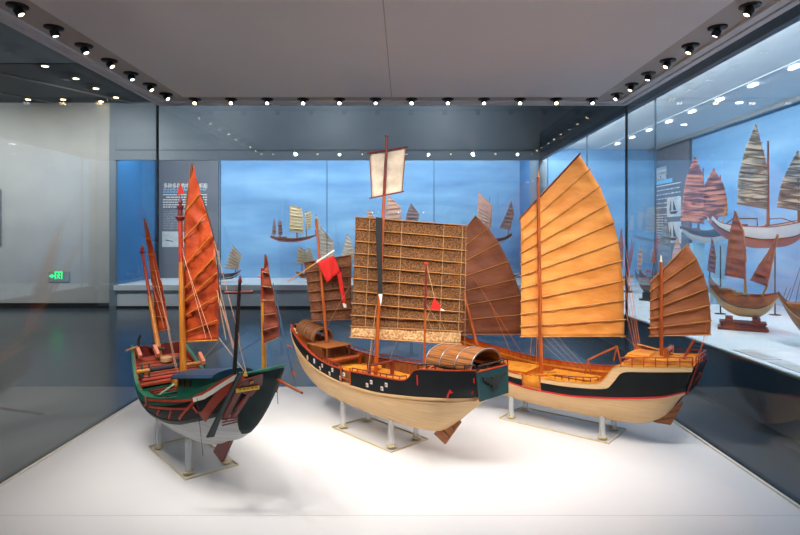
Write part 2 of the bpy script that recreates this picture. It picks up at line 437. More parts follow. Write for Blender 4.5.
# lights of the showcases and left wall, plus added fill
def area(name, loc, sx, sy, power, col, rot=(0,0,0)):
    d = bpy.data.lights.new(name, 'AREA'); d.shape = 'RECTANGLE'; d.size = sx; d.size_y = sy; d.energy = power; d.color = col
    o = bpy.data.objects.new(name, d); COL.objects.link(o); o.location = loc; o.rotation_euler = rot; return o
def spot(name, loc, target, power, col, size=50, blend=.6, rad=.02):
    d = bpy.data.lights.new(name, 'SPOT'); d.energy = power; d.color = col; d.spot_size = R(size); d.spot_blend = blend; d.shadow_soft_size = rad
    o = bpy.data.objects.new(name, d); COL.objects.link(o); o.location = loc
    o.rotation_euler = (Vector(target)-Vector(loc)).to_track_quat('-Z','Y').to_euler(); return o
area('showcase_light', ((BX0+BX1)/2, YB+.3, ST+.48), BX1-BX0-.4, .25, 340, (.93,.97,1), (R(50),0,0))
area('side_showcase_light', (XR+.12, 7.2, 3.56), .1, 11.8, 390, (.93,.97,1), (0,R(-38),0))
for x in (-12.4,-9.4,-6.8):
    spot('wall_wash_and_fill', (x,10.3,4.6), (x,12.8,1.9), 420, (1,.97,.93), 120, 1, .03)
for x in (-4.6,-1.8,1.0):
    spot('wall_wash_and_fill', (x,10.6,4.6), (x,12.8,4.2), 110, (.9,.96,1), 130, 1, .03)  # fill spots added to brighten the wall above the showcase, no fixtures

# gallery ceiling lamps and tracks
n = 0
for px, py in ((28,99),(63,99),(45,65.5),(76,78),(96,88),(116,97),(101,101)):
    Y = F*(4.70-CZ)/(CY-py); X = (px-CX)*Y/F
    if Y < 9.95 : Y = F*(4.72-CZ)/(CY-py)
    k = thing('ceiling_downlight', ['small round downlight low on the dark ceiling, first from the left edge','small round downlight on the dark ceiling, second from the left edge',
        'downlight beside the joint of pale and dark gallery ceiling','downlight on the diagonal ceiling track, middle of the far stretch','downlight on the diagonal ceiling track before its end',
        'downlight at the far end of the diagonal ceiling track','faint downlight next to the end of the diagonal ceiling track'][n], 'light', (X,Y,4.70 if Y>9.95 else 4.72), 0, 'gallery ceiling downlights')
    MB().lathe([(.075,-.001),(.075,-.010),(.055,-.014)], (0,0,0), 18).build('rim', STEEL, k, smooth=40)
    MB().lathe([(.05,-.012),(.05,-.018)], (0,0,0), 18).build('lens', LENS, k, smooth=40); n += 1
for a, b, lab in (((-9.2,7.6),(-6.2,12.7),'thin track rail crossing the gallery ceiling beside the dark panel edge'),((-10.4,9.0),(-8.0,12.7),'thin track rail on the gallery ceiling nearest the left edge')):
    tag(MB().tube([(a[0],a[1],4.68),(b[0],b[1],4.68)], .018, 6).build('ceiling_track', STEEL, None), lab, 'track')

# exit sign and framed picture on the left wall
X = (55.5-CX)*(YB-.05)/F
t = thing('exit_sign', 'green lit running-man exit sign with arrow low on the grey wall', 'sign', (X,YB-.005,.72))
MB().box(-.185,.30,-.012,0,-.12,.115).build('plate', mat('frosted_plate',(138,150,156),.3), t)
MB().prism([(-.17,-.016,.015),(-.09,-.016,.065),(-.09,-.016,.03),(-.045,-.016,.03),(-.045,-.016,0),(-.09,-.016,0),(-.09,-.016,-.035)], (0,.004,0)).build('arrow', EXITG, t)
fr_ = MB()
for q in ((-.035,-.015,-.055,.115),(.115,.135,-.055,.115),(-.035,.135,.095,.115)): fr_.box(q[0],q[1],-.018,-.012,q[2],q[3])
fr_.build('doorway_symbol', EXITG, t)
m_ = MB(); m_.lathe([(.001,-.014),(.014,-.006),(.014,.006),(.001,.014)], (.055,-.016,.075), 10, (0,0,1))
for a, b in (((.052,.058),(.045,.01)),((.045,.01),(.085,-.05)),((.045,.01),(.01,-.045)),((.05,.05),(.095,.03)),((.05,.05),(.01,.03))):
    m_.tube([(a[0],-.016,a[1]),(b[0],-.016,b[1])], .009, 6)
m_.build('running_figure', EXITG, t)
t = thing('framed_picture', 'pale framed picture hanging on the far left wall', 'picture', (-9.72,YB-.04,2.1))
MB().box(-.9,.52,-.03,.035,-.62,.62).build('frame', STEEL, t)
MB().box(-.82,.44,-.036,-.03,-.54,.54).build('mount', WHITE, t)
MB().box(-.7,.35,-.04,-.036,-.42,.1).build('print', mat('golden_print',(206,170,96),.7,(170,110,50),6), t)

# text panel in the far showcase
def px_at(px, Y): return (px-CX)*Y/F
def z_at(py, Y): return CZ-(py-CY)*Y/F
Yp = YB+2.1
x0, x1 = px_at(157.5,Yp), px_at(218,Yp)
t = thing('information_panel', 'dark grey text panel with white heading at the left of the far showcase', 'panel', (x0,Yp,SZ))
pw = x1-x0
MB().box(0,pw,0,.09,0,ST+.5-SZ).build('board', TEXTP, t)
S_ = Yp/F
MB().box(-.09,0,-.03,.09,0,ST+.5-SZ).build('edge_strip', mat('dark_blue_edge',(34,66,92),.5), t)
def lz(py): return z_at(py,Yp)-SZ
text('多种多样的中国木帆船', .155, WHITE, t, 'heading', (px_at(163.5,Yp)-x0,-.006,lz(188)), (R(90),0,0), .003, px_at(207.3,Yp)-px_at(163.5,Yp))
mb = MB()
for q, (a, b) in enumerate(((189.8,206),(192,180))):
    x = px_at(163.3,Yp)-x0; xe = px_at(b,Yp)-x0
    while x < xe:
        wd = random.uniform(.05,.14); mb.box(x,min(x+wd,xe),-.004,0,lz(a)-.014,lz(a)+.014); x += wd+.018
mb.build('subheading', TEXTB, t)
for i, py in enumerate((194.7,197.2,199.7,202.2,204.7,207)):
    mb = MB(); x = px_at(163,Yp)-x0 + (.09 if i == 1 else 0); xe = px_at(207,Yp)-x0 - (.45 if i == 5 else 0)
    if i == 0: mb.box(x,xe,-.004,0,lz(py)-.012,lz(py)+.012)
    else:
        while x < xe:
            wd = random.uniform(.03,.11); mb.box(x,min(x+wd,xe),-.004,0,lz(py)-.016,lz(py)+.014); x += wd+.015
    mb.build('text_line', WHITE, t)
for i in range(12):
    mb = MB(); x = px_at(163,Yp)-x0; xe = px_at(190,Yp)-x0
    while x < xe:
        wd = random.uniform(.04,.16); mb.box(x,min(x+wd,xe),-.003,0,lz(210+i*1.7)-.006,lz(210+i*1.7)+.006); x += wd+.03
    mb.build('small_text_line', mat('faint_lettering',(156,160,172),.6), t)
MB().box(px_at(162.2,Yp)-x0,px_at(184,Yp)-x0,-.012,0,lz(247),lz(231.5)).build('photograph', mat('pale_print',(206,208,206),.6,(180,184,184),5), t)
MB().box(px_at(203.5,Yp)-x0,px_at(206,Yp)-x0,-.012,0,lz(216),lz(208)).build('photograph', MATS['pale_print'], t)
o = MB().tube([(px_at(166,Yp)-x0,-.014,lz(240)),(px_at(173,Yp)-x0,-.014,lz(241.5))], .012, 5).build('drawn_boat', DKW, t)

# text panel on the back of the right showcase
Xp = XR+W
ya, yb = Xp*F/(692-CX), 13.28
t = thing('information_panel', 'slate grey text panel with pictures at the end of the right showcase', 'panel', (Xp,yb,SZ), R(-90))
pl = yb-ya
MB().box(0,pl,-.06,0,0,3.70-SZ-.02).build('board', TEXTP, t)
def pxy(px): return yb - Xp*F/(px-CX)      # distance along the panel from its far end
def pz(px, py): return CZ-(py-CY)*(yb-pxy(px))/F - SZ
mb = MB()
for q in range(4):      # four bold characters, too blurred in the photograph to read: strokes only
    a = pxy(658.6)+q*(pxy(669.5)-pxy(658.6))/4; w_ = (pxy(669.5)-pxy(658.6))/4*.86; z0 = pz(660,181); h_ = .30
    mb.box(a,a+w_,-.066,-.06,z0+h_-.05,z0+h_); mb.box(a,a+w_,-.066,-.06,z0+h_*.45,z0+h_*.45+.05); mb.box(a,a+w_,-.066,-.06,z0,z0+.05)
    mb.box(a+w_*.4,a+w_*.6,-.066,-.06,z0,z0+h_); mb.box(a,a+w_*.22,-.066,-.06,z0,z0+h_*.8); mb.box(a+w_*.8,a+w_,-.066,-.06,z0+(q%2)*.1,z0+h_)
mb.build('heading', WHITE, t)
MB().box(pxy(658.6),pxy(675),-.064,-.06,pz(660,185),pz(660,185)+.09).build('subheading', TEXTB, t)
for i in range(6):
    mb = MB(); x = pxy(658.8)+(.06 if i==1 else 0); xe = pxy(683.5)-(.6 if i == 5 else 0); z = pz(659,187)-i*.10
    while x < xe:
        wd = random.uniform(.05,.14) if i else 2; mb.box(x,min(x+wd,xe),-.064,-.06,z-.011,z+.011); x += wd+.05
    mb.build('text_line', WHITE, t)
for i in range(14):
    mb = MB(); x = pxy(658.8); xe = pxy(669.5); z = pz(659,187)-.66-i*.06
    while x < xe:
        wd = random.uniform(.05,.2); mb.box(x,min(x+wd,xe),-.063,-.06,z-.008,z+.008); x += wd+.03
    mb.build('small_text_line', WHITE, t)
for z1, z2 in ((pz(672,198),pz(672,217)),(pz(672,222),pz(672,243))):
    p = MB().box(pxy(670),pxy(684),-.07,-.06,z2,z1).build('photograph', MATS['pale_print'], t)
    c = (pxy(670)+pxy(684))/2; zz = z2+.12
    mb = MB().prism([(c-.2,-.073,zz),(c+.2,-.073,zz),(c+.12,-.073,zz-.06),(c-.12,-.073,zz-.06)], (0,.003,0))
    mb.prism([(c-.02,-.073,zz+.02),(c-.02,-.073,z1-.06),(c+.12,-.073,zz+.02)], (0,.003,0)); mb.prism([(c-.2,-.073,zz+.02),(c-.13,-.073,zz+.25),(c-.1,-.073,zz+.02)], (0,.003,0))
    mb.build('printed_junk', TEAL, p)

# ------------------------------------------------------------------ the glass case around the three junks
GL, GR, GB, GF, GT = -1.955, 1.764, 4.45, 1.95, 2.70
case = thing('display_case', 'large walk-up glass case with white plinth holding three junk models', 'display case', (0,3.2,0))
o_ = -3.2
def cb(x0,x1,y0,y1,z0,z1): return MB().box(x0,x1,y0+o_,y1+o_,z0,z1)
cb(GL+.02,GR-.02,GF,GB-.02,.08,PZ).build('plinth', PLAT, case)
cb(GL+.06,GR-.06,GF+.05,GB-.06,0,.08).build('toe_kick', DARKT, case)
cb(GL-.012,GL,GF,GB,.10,GT+.04).build('glass_pane', PANE, case)
cb(GR,GR+.012,GF,GB,.10,GT+.04).build('glass_pane', PANE, case)
cb(GL,GR,GB,GB+.012,.10,GT+.04).build('glass_pane', PANE, case)
for x in (GL-.006, GR+.006):
    cb(x-.007,x+.007,GB-.005,GB+.014,.10,GT+.04).build('corner_joint', DARKT, case)
    s = 1 if x < 0 else -1
    cb(x+s*.008,x+s*.018,GF,GB-.012,PZ-.01,PZ+.004).build('joint_strip', DARKT, case)
    cb(x+s*.018,x+s*.032,GF,GB-.012,PZ-.01,PZ+.008).build('edge_rail', WHITE, case)
cb(GL+.02,GR-.02,GB-.028,GB-.012,PZ-.01,PZ+.006).build('edge_rail', WHITE, case)
# ceiling: panel, lamp channel, border with a dark joint
cb(-1.655,1.46,GF,4.19,GT-.01,GT+.12).build('ceiling_panel', CEILM, case)
cb(GL+.05,-1.66,GF,GB-.07,GT,GT+.12).build('lamp_channel', CHAN, case)
cb(1.465,GR-.05,GF,GB-.07,GT,GT+.12).build('lamp_channel', CHAN, case)
cb(-1.66,1.465,4.195,GB-.07,GT,GT+.12).build('lamp_channel', CHAN, case)
for (a,b,c,d) in ((GL+.055,-1.86,GF,GB-.06),(1.66,GR-.055,GF,GB-.06),(-1.86,1.66,GB-.12,GB-.06)):
    cb(a,b,c,d,GT-.012,GT+.1).build('ceiling_border', CEILM, case)
for (a,b,c,d) in ((GL+.005,GL+.043,GF,GB-.005),(GR-.043,GR-.005,GF,GB-.005),(GL+.043,GR-.043,GB-.04,GB-.005)):
    cb(a,b,c,d,GT-.016,GT+.1).build('edge_trim', CEILM, case)
for (a,b,c,d) in ((GL+.043,GL+.055,GF,GB-.04),(GR-.055,GR-.043,GF,GB-.04),(GL+.043,GR-.043,GB-.06,GB-.04)):
    cb(a,b,c,d,GT+.01,GT+.1).build('ceiling_joint', DARKT, case)
cb(GL-.02,GR+.02,GF-.02,GB+.02,GT+.12,GT+.42).build('canopy', FASC, case)
cb(-.095,-.09,GF,4.19,GT-.0115,GT-.0095).build('panel_seam', CHAN, case)
cb(GL+.02,GR-.02,2.402,2.406,PZ-.001,PZ+.0006).build('plinth_seam', mat('faint_seam',(206,206,200),.5), case)

# recessed adjustable spotlights
SP = []
for i in range(9): SP.append(('L', -1.76, 2.02+.265*i))
for i in range(9): SP.append(('R', 1.576, 2.02+.265*i))
for i in range(12): SP.append(('B', px_at(195+36.1*i,4.29), 4.29))
for i in range(12): SP.append(('F', -1.62+.275*i, 1.995))
WARM = (1,.90,.78); NEUT = (1,.97,.95)
def lamp_proto(x, y, target, label, i):
    t = thing('spotlight', label, 'spotlight', (x,y,GT), 0, 'ceiling spotlights of the glass case')
    d = (Vector(target)-Vector((x,y,GT-.03))).normalized()
    MB().lathe([(.046,0),(.046,-.006),(.038,-.009)], (0,0,0), 20).build('mounting_plate', LAMPB, t, smooth=40)
    b = MB().lathe([(.014,-.008),(.021,0),(.021,.026),(.019,.028)], Vector((0,0,-.018)), 16, d).build('lamp_body', LAMPB, t, smooth=40)
    MB().lathe([(.013,.0282),(.009,.0292)], Vector((0,0,-.018)), 14, d).build('lens', LENS if i % 3 else LENSW, t, smooth=40)
    return Vector((x,y,GT-.018)) + d*.036, d
ordn = ['first','second','third','fourth','fifth','sixth','seventh','eighth','ninth','tenth','eleventh','twelfth']
tg = {'L':[(-1.2,2.9,.7),(-1.0,2.7,.9),(-.6,2.9,.8),(-1.3,3.1,.8),(-.9,3.2,.9),(-.3,3.3,.9),(-1.0,3.4,.7),(-.5,3.7,.8),(-.2,3.6,.7)],
      'R':[(.9,3.0,.7),(1.1,3.2,.9),(.5,2.9,.8),(1.0,3.5,.9),(.7,3.2,.9),(.3,3.3,.7),(1.1,3.6,.7),(.6,3.8,.8),(.2,3.7,.7)]}
side_name = {'L':'along the left glass wall','R':'along the right glass wall','B':'along the rear glass wall','F':'along the front edge'}
cnt = {'L':0,'R':0,'B':0,'F':0}
for s, x, y in SP:
    i = cnt[s]; cnt[s] += 1
    if s == 'F' : tgt = (x*.62, 3.3+.25*(i%2), 1.55 if i%4 == 1 else 1.05 if i%2 else .55)
    elif s == 'B': tgt = (x*.8+.05*(i%3), 2.9, 1.2)
    else: tgt = tg[s][i]
    if s in 'LR':
        lab = 'black adjustable spotlight %s, %s counting from the rear corner' % (side_name[s], ordn[8-i])
    elif s == 'B': lab = 'small round spotlight %s, %s from the left corner' % (side_name[s], ordn[i])
    else: lab = 'black adjustable spotlight %s, %s from the left' % (side_name[s], ordn[i])
    p, d = lamp_proto(x, y, tgt, lab, i+(s=='B'))
    pw_ = {'F':38,'L':17,'R':17,'B':8}[s]
    col = WARM if (i % 3 != 1) else NEUT
    spot('case_spot', p+d*.01, tgt, pw_, col, {'F':84,'L':66,'R':66,'B':60}[s], .8, .016)

# ================================================================== JUNK IN THE MIDDLE (black band, woven mat sails)
S2 = Frame(-.154,3.40,-.375,.403)
H2 = Hull(w=[(-.86,.115),(-.7,.155),(-.5,.182),(-.3,.195),(0,.2),(.2,.19),(.4,.168),(.6,.135),(.8,.085),(.9,.052),(.97,.02)],
          top=[(-.86,.552),(-.7,.53),(-.56,.515),(-.50,.50),(-.46,.455),(-.42,.435),(-.3,.425),(-.1,.414),(0,.408),(.2,.402),(.4,.415),(.6,.45),(.8,.497),(.9,.527),(.97,.555)],
          keel=[(-.86,.415),(-.80,.37),(-.7,.29),(-.6,.205),(-.52,.155),(-.4,.128),(-.14,.115),(.2,.118),(.4,.13),(.55,.152),(.7,.20),(.8,.26),(.9,.37),(.97,.50)],
          ref=[(-.86,.50),(-.5,.45),(0,.41),(.4,.415),(.97,.56)], a=2.5, b=.62)
j2 = thing('model_junk', 'wooden model junk in the middle with black side band and woven mat sails', 'model ship', (S2.c[0],S2.c[1],PZ), S2.ang)
wale2 = pchip([(-.86,.412),(-.6,.378),(-.4,.352),(-.15,.328),(.1,.325),(.4,.345),(.55,.37),(.7,.408),(.85,.455),(.97,.53)])
HB2 = Hull(w=[(-.86,.02),(-.82,.05),(-.76,.095),(-.70,.132),(-.6,.166),(-.5,.182),(-.3,.195),(0,.2),(.2,.19),(.4,.168),(.6,.135),(.8,.085),(.9,.052),(.97,.02)],
          top=[(-.86,.552),(.97,.555)], keel=[(-.86,.405),(-.80,.36),(-.7,.28),(-.6,.195),(-.52,.150),(-.4,.128),(-.14,.115),(.2,.118),(.4,.13),(.55,.152),(.7,.20),(.8,.26),(.9,.37),(.97,.50)],
          ref=[(-.86,.50),(-.5,.45),(0,.41),(.4,.415),(.97,.56)], a=2.5, b=.62)
HB2.solid(-.86,.965,wale2).build('hull', CREAM, j2, smooth=35)
H2.deck(-.868,-.55, lambda x: wale2(x)+.002, 0, 20, .012).build('stern_counter', CREAM, j2, smooth=30)
GA, GB2 = .02, .115
T2 = H2.top
for side, segs in ((1,((-.86,GA),(GB2,.965))),(-1,((-.86,.965),))):
    for a, b in segs:
        H2.band(a, b, wale2, T2, side, .012, .002, n=70).build('bulwark', BLACKP, j2, smooth=35)
        H2.band(a, b, lambda x: T2(x)-.001, lambda x: T2(x)+.004, side, .018, .004, n=70, m=1).build('gunwale', mat('dull_red_rail',(158,56,26),.5), j2, smooth=35)
    H2.band(-.86,.965, lambda x: wale2(x)-.012, lambda x: wale2(x)+.0, side, .01, .007, n=60, m=1).build('wale', CREAM, j2, smooth=35)
    H2.band(-.80,.93, lambda x: wale2(x)-.030, lambda x: wale2(x)-.024, side, .01, .004, n=60, m=1).build('wale', CREAM, j2, smooth=35)
# inner planking and open gate on the port side
for side in (1,-1):
    H2.band(-.84,.90, lambda x: max(wale2(x)+.004,.30), lambda x: T2(x)-.006, side, .008, -.013, n=50).build('inner_planking', BRW, j2, smooth=35)
mb = MB()
for x in (GA, GB2): mb.tube([H2.pt(x,wale2(x),1,.004), H2.pt(x,T2(x)+.02,1,.004)], .005, 6)
mb.tube([H2.pt(GA,wale2(GA)+.03,1,.002), H2.pt(GB2,wale2(GB2)+.03,1,.002)], .003, 6); mb.build('gate_frame', ORW, j2, smooth=40)
dk2 = pchip([(-.84,.47),(-.5,.455),(-.47,.36),(-.3,.345),(0,.335),(.4,.345),(.48,.38),(.95,.50)])
H2.deck(-.85,-.49, lambda x: T2(x)-.018, .01).build('stern_deck', YELW, j2, smooth=30)
H2.deck(-.49,.47, lambda x: .345+.03*max(0,x-.2), .014).build('deck', YELW, j2, smooth=30)
H2.deck(.38,.90, lambda x: T2(x)-.035, .012).build('bow_deck', ORW, j2, smooth=30)
mb = MB(); w = H2.y(-.49,.45)-.014
mb.box(-.492,-.485,-w,w,.34,.485); mb.build('stern_bulkhead', YELW, j2)
mb = MB(); mb.box(.375,.383,-.15,.15,.34,.385); mb.build('bow_bulkhead', BRW, j2)
# deck gear
MB().box(.40,.64,-.10,.10,.468,.475).build('platform_roof', mat('roof_plank',(150,88,36),.6), j2, bevel=.002)
mb = MB()
for x in (.41,.52,.63):
    for y in (-.09,.09): mb.box(x-.006,x+.006,y-.006,y+.006,.35,.468)
mb.build('roof_posts', BRW, j2)
MB().box(.46,.585,-.1,.1,.37,.468).build('bow_cabin', BRW, j2)
mb = MB().box(.16,.26,-.06,.06,.345,.372); mb.box(-.28,-.10,-.07,.07,.345,.362); mb.build('hatch_cover', YELW, j2, bevel=.003)
mb = MB().box(.10,.14,-.11,.11,.365,.38); mb.box(.115,.125,-.11,-.10,.34,.37); mb.box(.115,.125,.1,.11,.34,.37); mb.build('deck_bench', YELW, j2)
mb = MB().lathe([(.014,-.13),(.014,.13)], (.34,0,.40), 12, (0,1,0)); 
for y in (-.12,.12): mb.box(.325,.355,y-.008,y+.008,.345,.42)
mb.build('windlass', ORW, j2, smooth=40)
mb = MB().lathe([(.008,-.10),(.008,.10)], (-.02,0,.43), 10, (0,1,0)).box(-.03,-.01,-.1,-.085,.345,.44).box(-.03,-.01,.085,.1,.345,.44); mb.build('fife_rail', MAR, j2, smooth=40)
railing(H2,.13,.44,T2,1,.022,8,MAR,j2); railing(H2,-.44,.01,T2,1,.020,9,MAR,j2); railing(H2,-.46,.44,T2,-1,.026,14,MAR,j2)
railing(H2,-.85,-.52,T2,1,.026,6,DKW,j2,low=False); railing(H2,-.85,-.52,T2,-1,.026,6,DKW,j2)
# transom with bird emblem
zt, zb = T2(-.86)-.004, wale2(-.86)
tr = MB().prism([(-.862,-.121,zt),(-.862,.121,zt),(-.872,.112,zb-.005),(-.872,-.112,zb-.005)], (-.010,0,0)).build('transom', TRANS, j2)
cx, cz = 0, (zt+zb)/2
half = [(0,.046),(-.010,.052),(-.020,.047),(-.016,.040),(-.014,.034),(-.030,.040),(-.055,.052),(-.085,.060),(-.072,.030),(-.058,.034),(-.062,.012),(-.046,.020),(-.046,.000),(-.032,.008),(-.026,-.010),(-.018,-.006),(-.022,-.030),(-.034,-.036),(-.014,-.038),(-.010,-.050),(0,-.044)]
right = [(-a,b) for a,b in half[::-1][1:]]; right = [(a,b) for a,b in right if not (abs(a)<.012 and b>.045)]
poly = [(-.885, a*1.12, cz+b*.74-.004) for a,b in half[:]+right]
MB().prism(poly, (.006,0,0)).build('bird_emblem', EAGLE, tr)
MB().tube([(-.872,-.122,zt),(-.872,.122,zt)], .005, 6).build('transom_rail', REDP, j2, smooth=40)
mb = MB().tube([(-.872,-.115,zt+.028),(-.872,.115,zt+.028)], .004, 6)
for y in (-.115,-.05,.05,.115): mb.tube([(-.872,y,zt),(-.872,y,zt+.028)], .003, 6)
mb.build('stern_railing', DKW, j2, smooth=40)
MB().prism([(-.878,.112,zb-.004),(-.878,-.112,zb-.004),(-.845,-.10,zb-.020),(-.845,.10,zb-.020)], (.012,0,.002)).build('transom_sill', CREAM, j2)
# painted marks on the port side
def decal(H, fr, px, py, m, w_, h_, nm='painted_square', par=None, inner=None):
    x, z = H.frompx(fr, px, py)
    o = H.stripe([(x-w_/2,z),(x+w_/2,z)], h_, 1, .0045, .004, 2).build(nm, m, par)
    if inner: H.stripe([(x-w_*.2,z),(x+w_*.2,z)], h_*.4, 1, .0065, .004, 2).build('red_dot', inner, o)
for a, b in ((322.5,365.5),(320.3,368.2),(332.7,369.8),(329.9,373.5),(344.2,374.3),(341,377.7),(371.6,382),(367.5,385),(386.6,384.8),(382.4,388.5)):
    decal(H2, S2, a, b, WHITE, .018, .022, par=j2, inner=REDP)
decal(H2, S2, 314.6, 361, mat('pale_label',(206,220,226),.5), .02, .03, 'name_plate', j2)
x, z = H2.frompx(S2, 308.2, 357.6); p = H2.pt(x,z,1,.004)
MB().lathe([(.017,0),(.017,.004)], p, 20, (0.35,1,0)).build('round_eye', CREAM, j2)
for a in (((448,397.5),(449,394),(451,390),(450.5,393),(453,392)),((474.5,378),(474.7,383)),((473.3,391),(473,394)),((418,385),(417.6,375))):
    H2.stripe([H2.frompx(S2,*q) for q in a], .007 if len(a)>2 else .004, 1, .006, .004, 3).build('red_mark', FLAGR, j2)
# mat canopies
def arch(x0, x1, w, z0, h, name, m, par, ribs, ribm, zs=0, t=.006, n=14):
    rings = []; 
    for q in range(9):
        x = x0+(x1-x0)*q/8; zz = z0+zs*(q/8); o_ = []; i_ = []
        for k in range(n+1):
            a = math.pi*k/n; ca, sa = math.cos(a), math.sin(a)**.8 if math.sin(a)>0 else 0
            o_.append((x, w*ca, zz+h*sa)); i_.append((x,(w-t)*ca, zz+(h-t)*sa))
        rings.append(o_+i_[::-1])
    o = MB().loft(rings).build(name, m, par, smooth=40)
    for f in ribs:
        x = x0+(x1-x0)*f; zz = z0+zs*f
        MB().tube([(x,(w+.002)*math.cos(math.pi*k/n), zz+(h+.002)*(max(0,math.sin(math.pi*k/n))**.8)) for k in range(n+1)], .0026, 6).build('canopy_rib', ribm, o, smooth=40)
    return o
SLAT = mat('canopy_slats', (160,98,40), .6, (96,56,24), 130, (.001,1,1), .5, kind='noise', fac=(.4,.62), detail=1)
arch(-.52,-.83,.118,.528,.088,'stern_canopy',SLAT,j2,(.0,.33,.66,1.0),STEEL,.02)
arch(.585,.80,.080,.488,.078,'bow_canopy',mat('bow_canopy_mat',(134,88,52),.6,(88,54,30),40,(1.2,.001,.001),.4,fac=(.4,.6)),j2,(0,.16,.32,.48,.64,.8,1.0),BRW,.04)
MB().box(-.80,-.56,-.10,.10,.52,.53).build('canopy_bench', DKW, j2)
# rudder
q = [S2.axis(a,b,0) for a,b in ((454,411),(461,422.5),(445.6,444),(434.5,433.5))]
rd = MB().prism([p+Vector((0,-.006,0)) for p in q], (0,.012,0)).build('rudder', RUDW, j2)
for t_ in (.33,.66): MB().tube([q[0].lerp(q[3],t_)+Vector((0,.009,0)), q[1].lerp(q[2],t_)+Vector((0,.009,0))], .002, 5).build('rudder_strap', DKW, rd)
MB().tube([q[0].lerp(q[1],.5), (-.84,0,.47)], .010, 8).build('rudder_post', BRW, j2, smooth=40)
MB().tube([H2.pt(.84,.42,1,0)+Vector((.05,-.01,-.02)), (.93,.09,.42)], .006, 6).build('bow_peg', REDP, j2, smooth=40)
# masts and sails
Pm = (-.137,3.395)
mm, A2, B2 = mast(S2, j2, (375.5,376), (387,136), .013, ORW, .008, name='main_mast')
MB().tube([A2.lerp(B2,.66)+Vector((0,0,0)), B2], .0095, 12, .0085).build('topmast', MAR, j2, smooth=50)
MB().lathe([(.001,-.006),(.012,-.004),(.012,.004),(.001,.008)], B2, 12).build('mast_cap', MAR, j2, smooth=40)
fm, Af, Bf = mast(S2, j2, (327.3,346), (316,219.5), .011, ORW, .008, name='fore_mast')
MB().tube([Af.lerp(Bf,.62), Bf], .0085, 12, .0075).build('fore_topmast', REDP, j2, smooth=50)
mz, Az, Bz = mast(S2, j2, (424,366), (426.4,263.5), .0065, ORW, .0055, w=0, name='mizzen_staff')
MB().tube([Az.lerp(Bz,.55), Bz], .007, 10, .006).build('staff_top', MAR, j2, smooth=50)
MB().lathe([(.001,-.005),(.011,-.004),(.011,.004),(.001,.006)], Bz, 12).build('staff_cap', FLAGR, j2, smooth=40)
PS = (0,3.44); a_ = R(2)
lu = [(355.5,217),(355.4,229),(355,241),(354.6,253),(354,266),(353.4,278.5),(353,291),(352.4,303),(351.8,315),(351.5,326)]
le = [(466,225.5),(465.6,238),(465.2,250.5),(464.8,263),(464.4,275),(464,287.5),(463.6,300),(463,312),(462,322),(461,331)]
ms = sail(S2,'main_sail',j2,MATW,PS,a_,lu,le,mat('mat_batten',(176,116,50),.6),.0028,.014,.003,18,4,.004,1,.01)
sail(S2,'sail_skirt',j2,MATL,PS,a_,[(351.3,327),(350.5,337)],[(461,331.5),(460.5,344)],BAMB,.0038,.006,.003,14,4,.004,2,.006,battens=(1,))
L0 = S2.hit(355.5,216.5,PS,a_); R0 = S2.hit(466,225,PS,a_); L1 = S2.hit(350.5,337,PS,a_); R1 = S2.hit(461,344,PS,a_)
nfr = (S2.tolocal(0,0,PZ)-S2.tolocal(0,1,PZ)).normalized()
for f in (.13,.42,.80,.97):
    MB().tube([L0.lerp(R0,f)+nfr*.012, L1.lerp(R1,f)+nfr*.012], .0014, 5).build('sail_line', ROPE, ms)
# black cloth streamer on the mast
c = [S2.hit(a,b,(0,3.365),a_) for a,b in ((375.8,217),(382.6,218),(382,250),(382.4,275),(382.6,294),(378,295),(377.4,270),(376,240))]
MB().prism(c, nfr*.006).build('black_streamer', BLKC, j2)
c = [S2.hit(a,b,(0,3.362),a_) for a,b in ((378.4,294),(382.4,294),(381.4,302),(380.8,306),(379.6,298))]
MB().prism(c, nfr*.005).build('streamer_tassel', WHITE, j2)
sail(S2,'top_sail',j2,CANW,(0,3.375),a_,[(369.3,153.5),(370,168),(371.5,183),(371.8,197.5)],[(405.8,147.5),(404.6,163),(403.2,178),(402,191.5)],None,0,.010,.004,10,6,.003,5)
for p, q_ in (((367,153.6),(408,147)),((369.5,198.5),(404,191.5))):
    MB().tube([S2.hit(*p,(0,3.37),a_)+nfr*.008, S2.hit(*q_,(0,3.37),a_)+nfr*.008], .0045, 6).build('top_spar', MAR, j2, smooth=40)
for p, q_ in (((369.6,153),(371.9,198)),((405.8,147),(402,192))):
    MB().tube([S2.hit(*p,(0,3.37),a_)+nfr*.004, S2.hit(*q_,(0,3.37),a_)+nfr*.004], .003, 6).build('sail_edge', BAMD, j2, smooth=40)
lu, le = rows_of([(304,262.5),(307,283),(310,305),(311.8,321)], [(351.5,254.8),(351.2,280),(351,300),(351,318.8)], 6)
af = R(8)
fs = sail(S2,'fore_sail',j2,MATB,(Pm[0]-.35,3.90),af,lu,le,BAMD,.0036,.014,.003,12,4,.004,3,.008)
nf2 = nfr
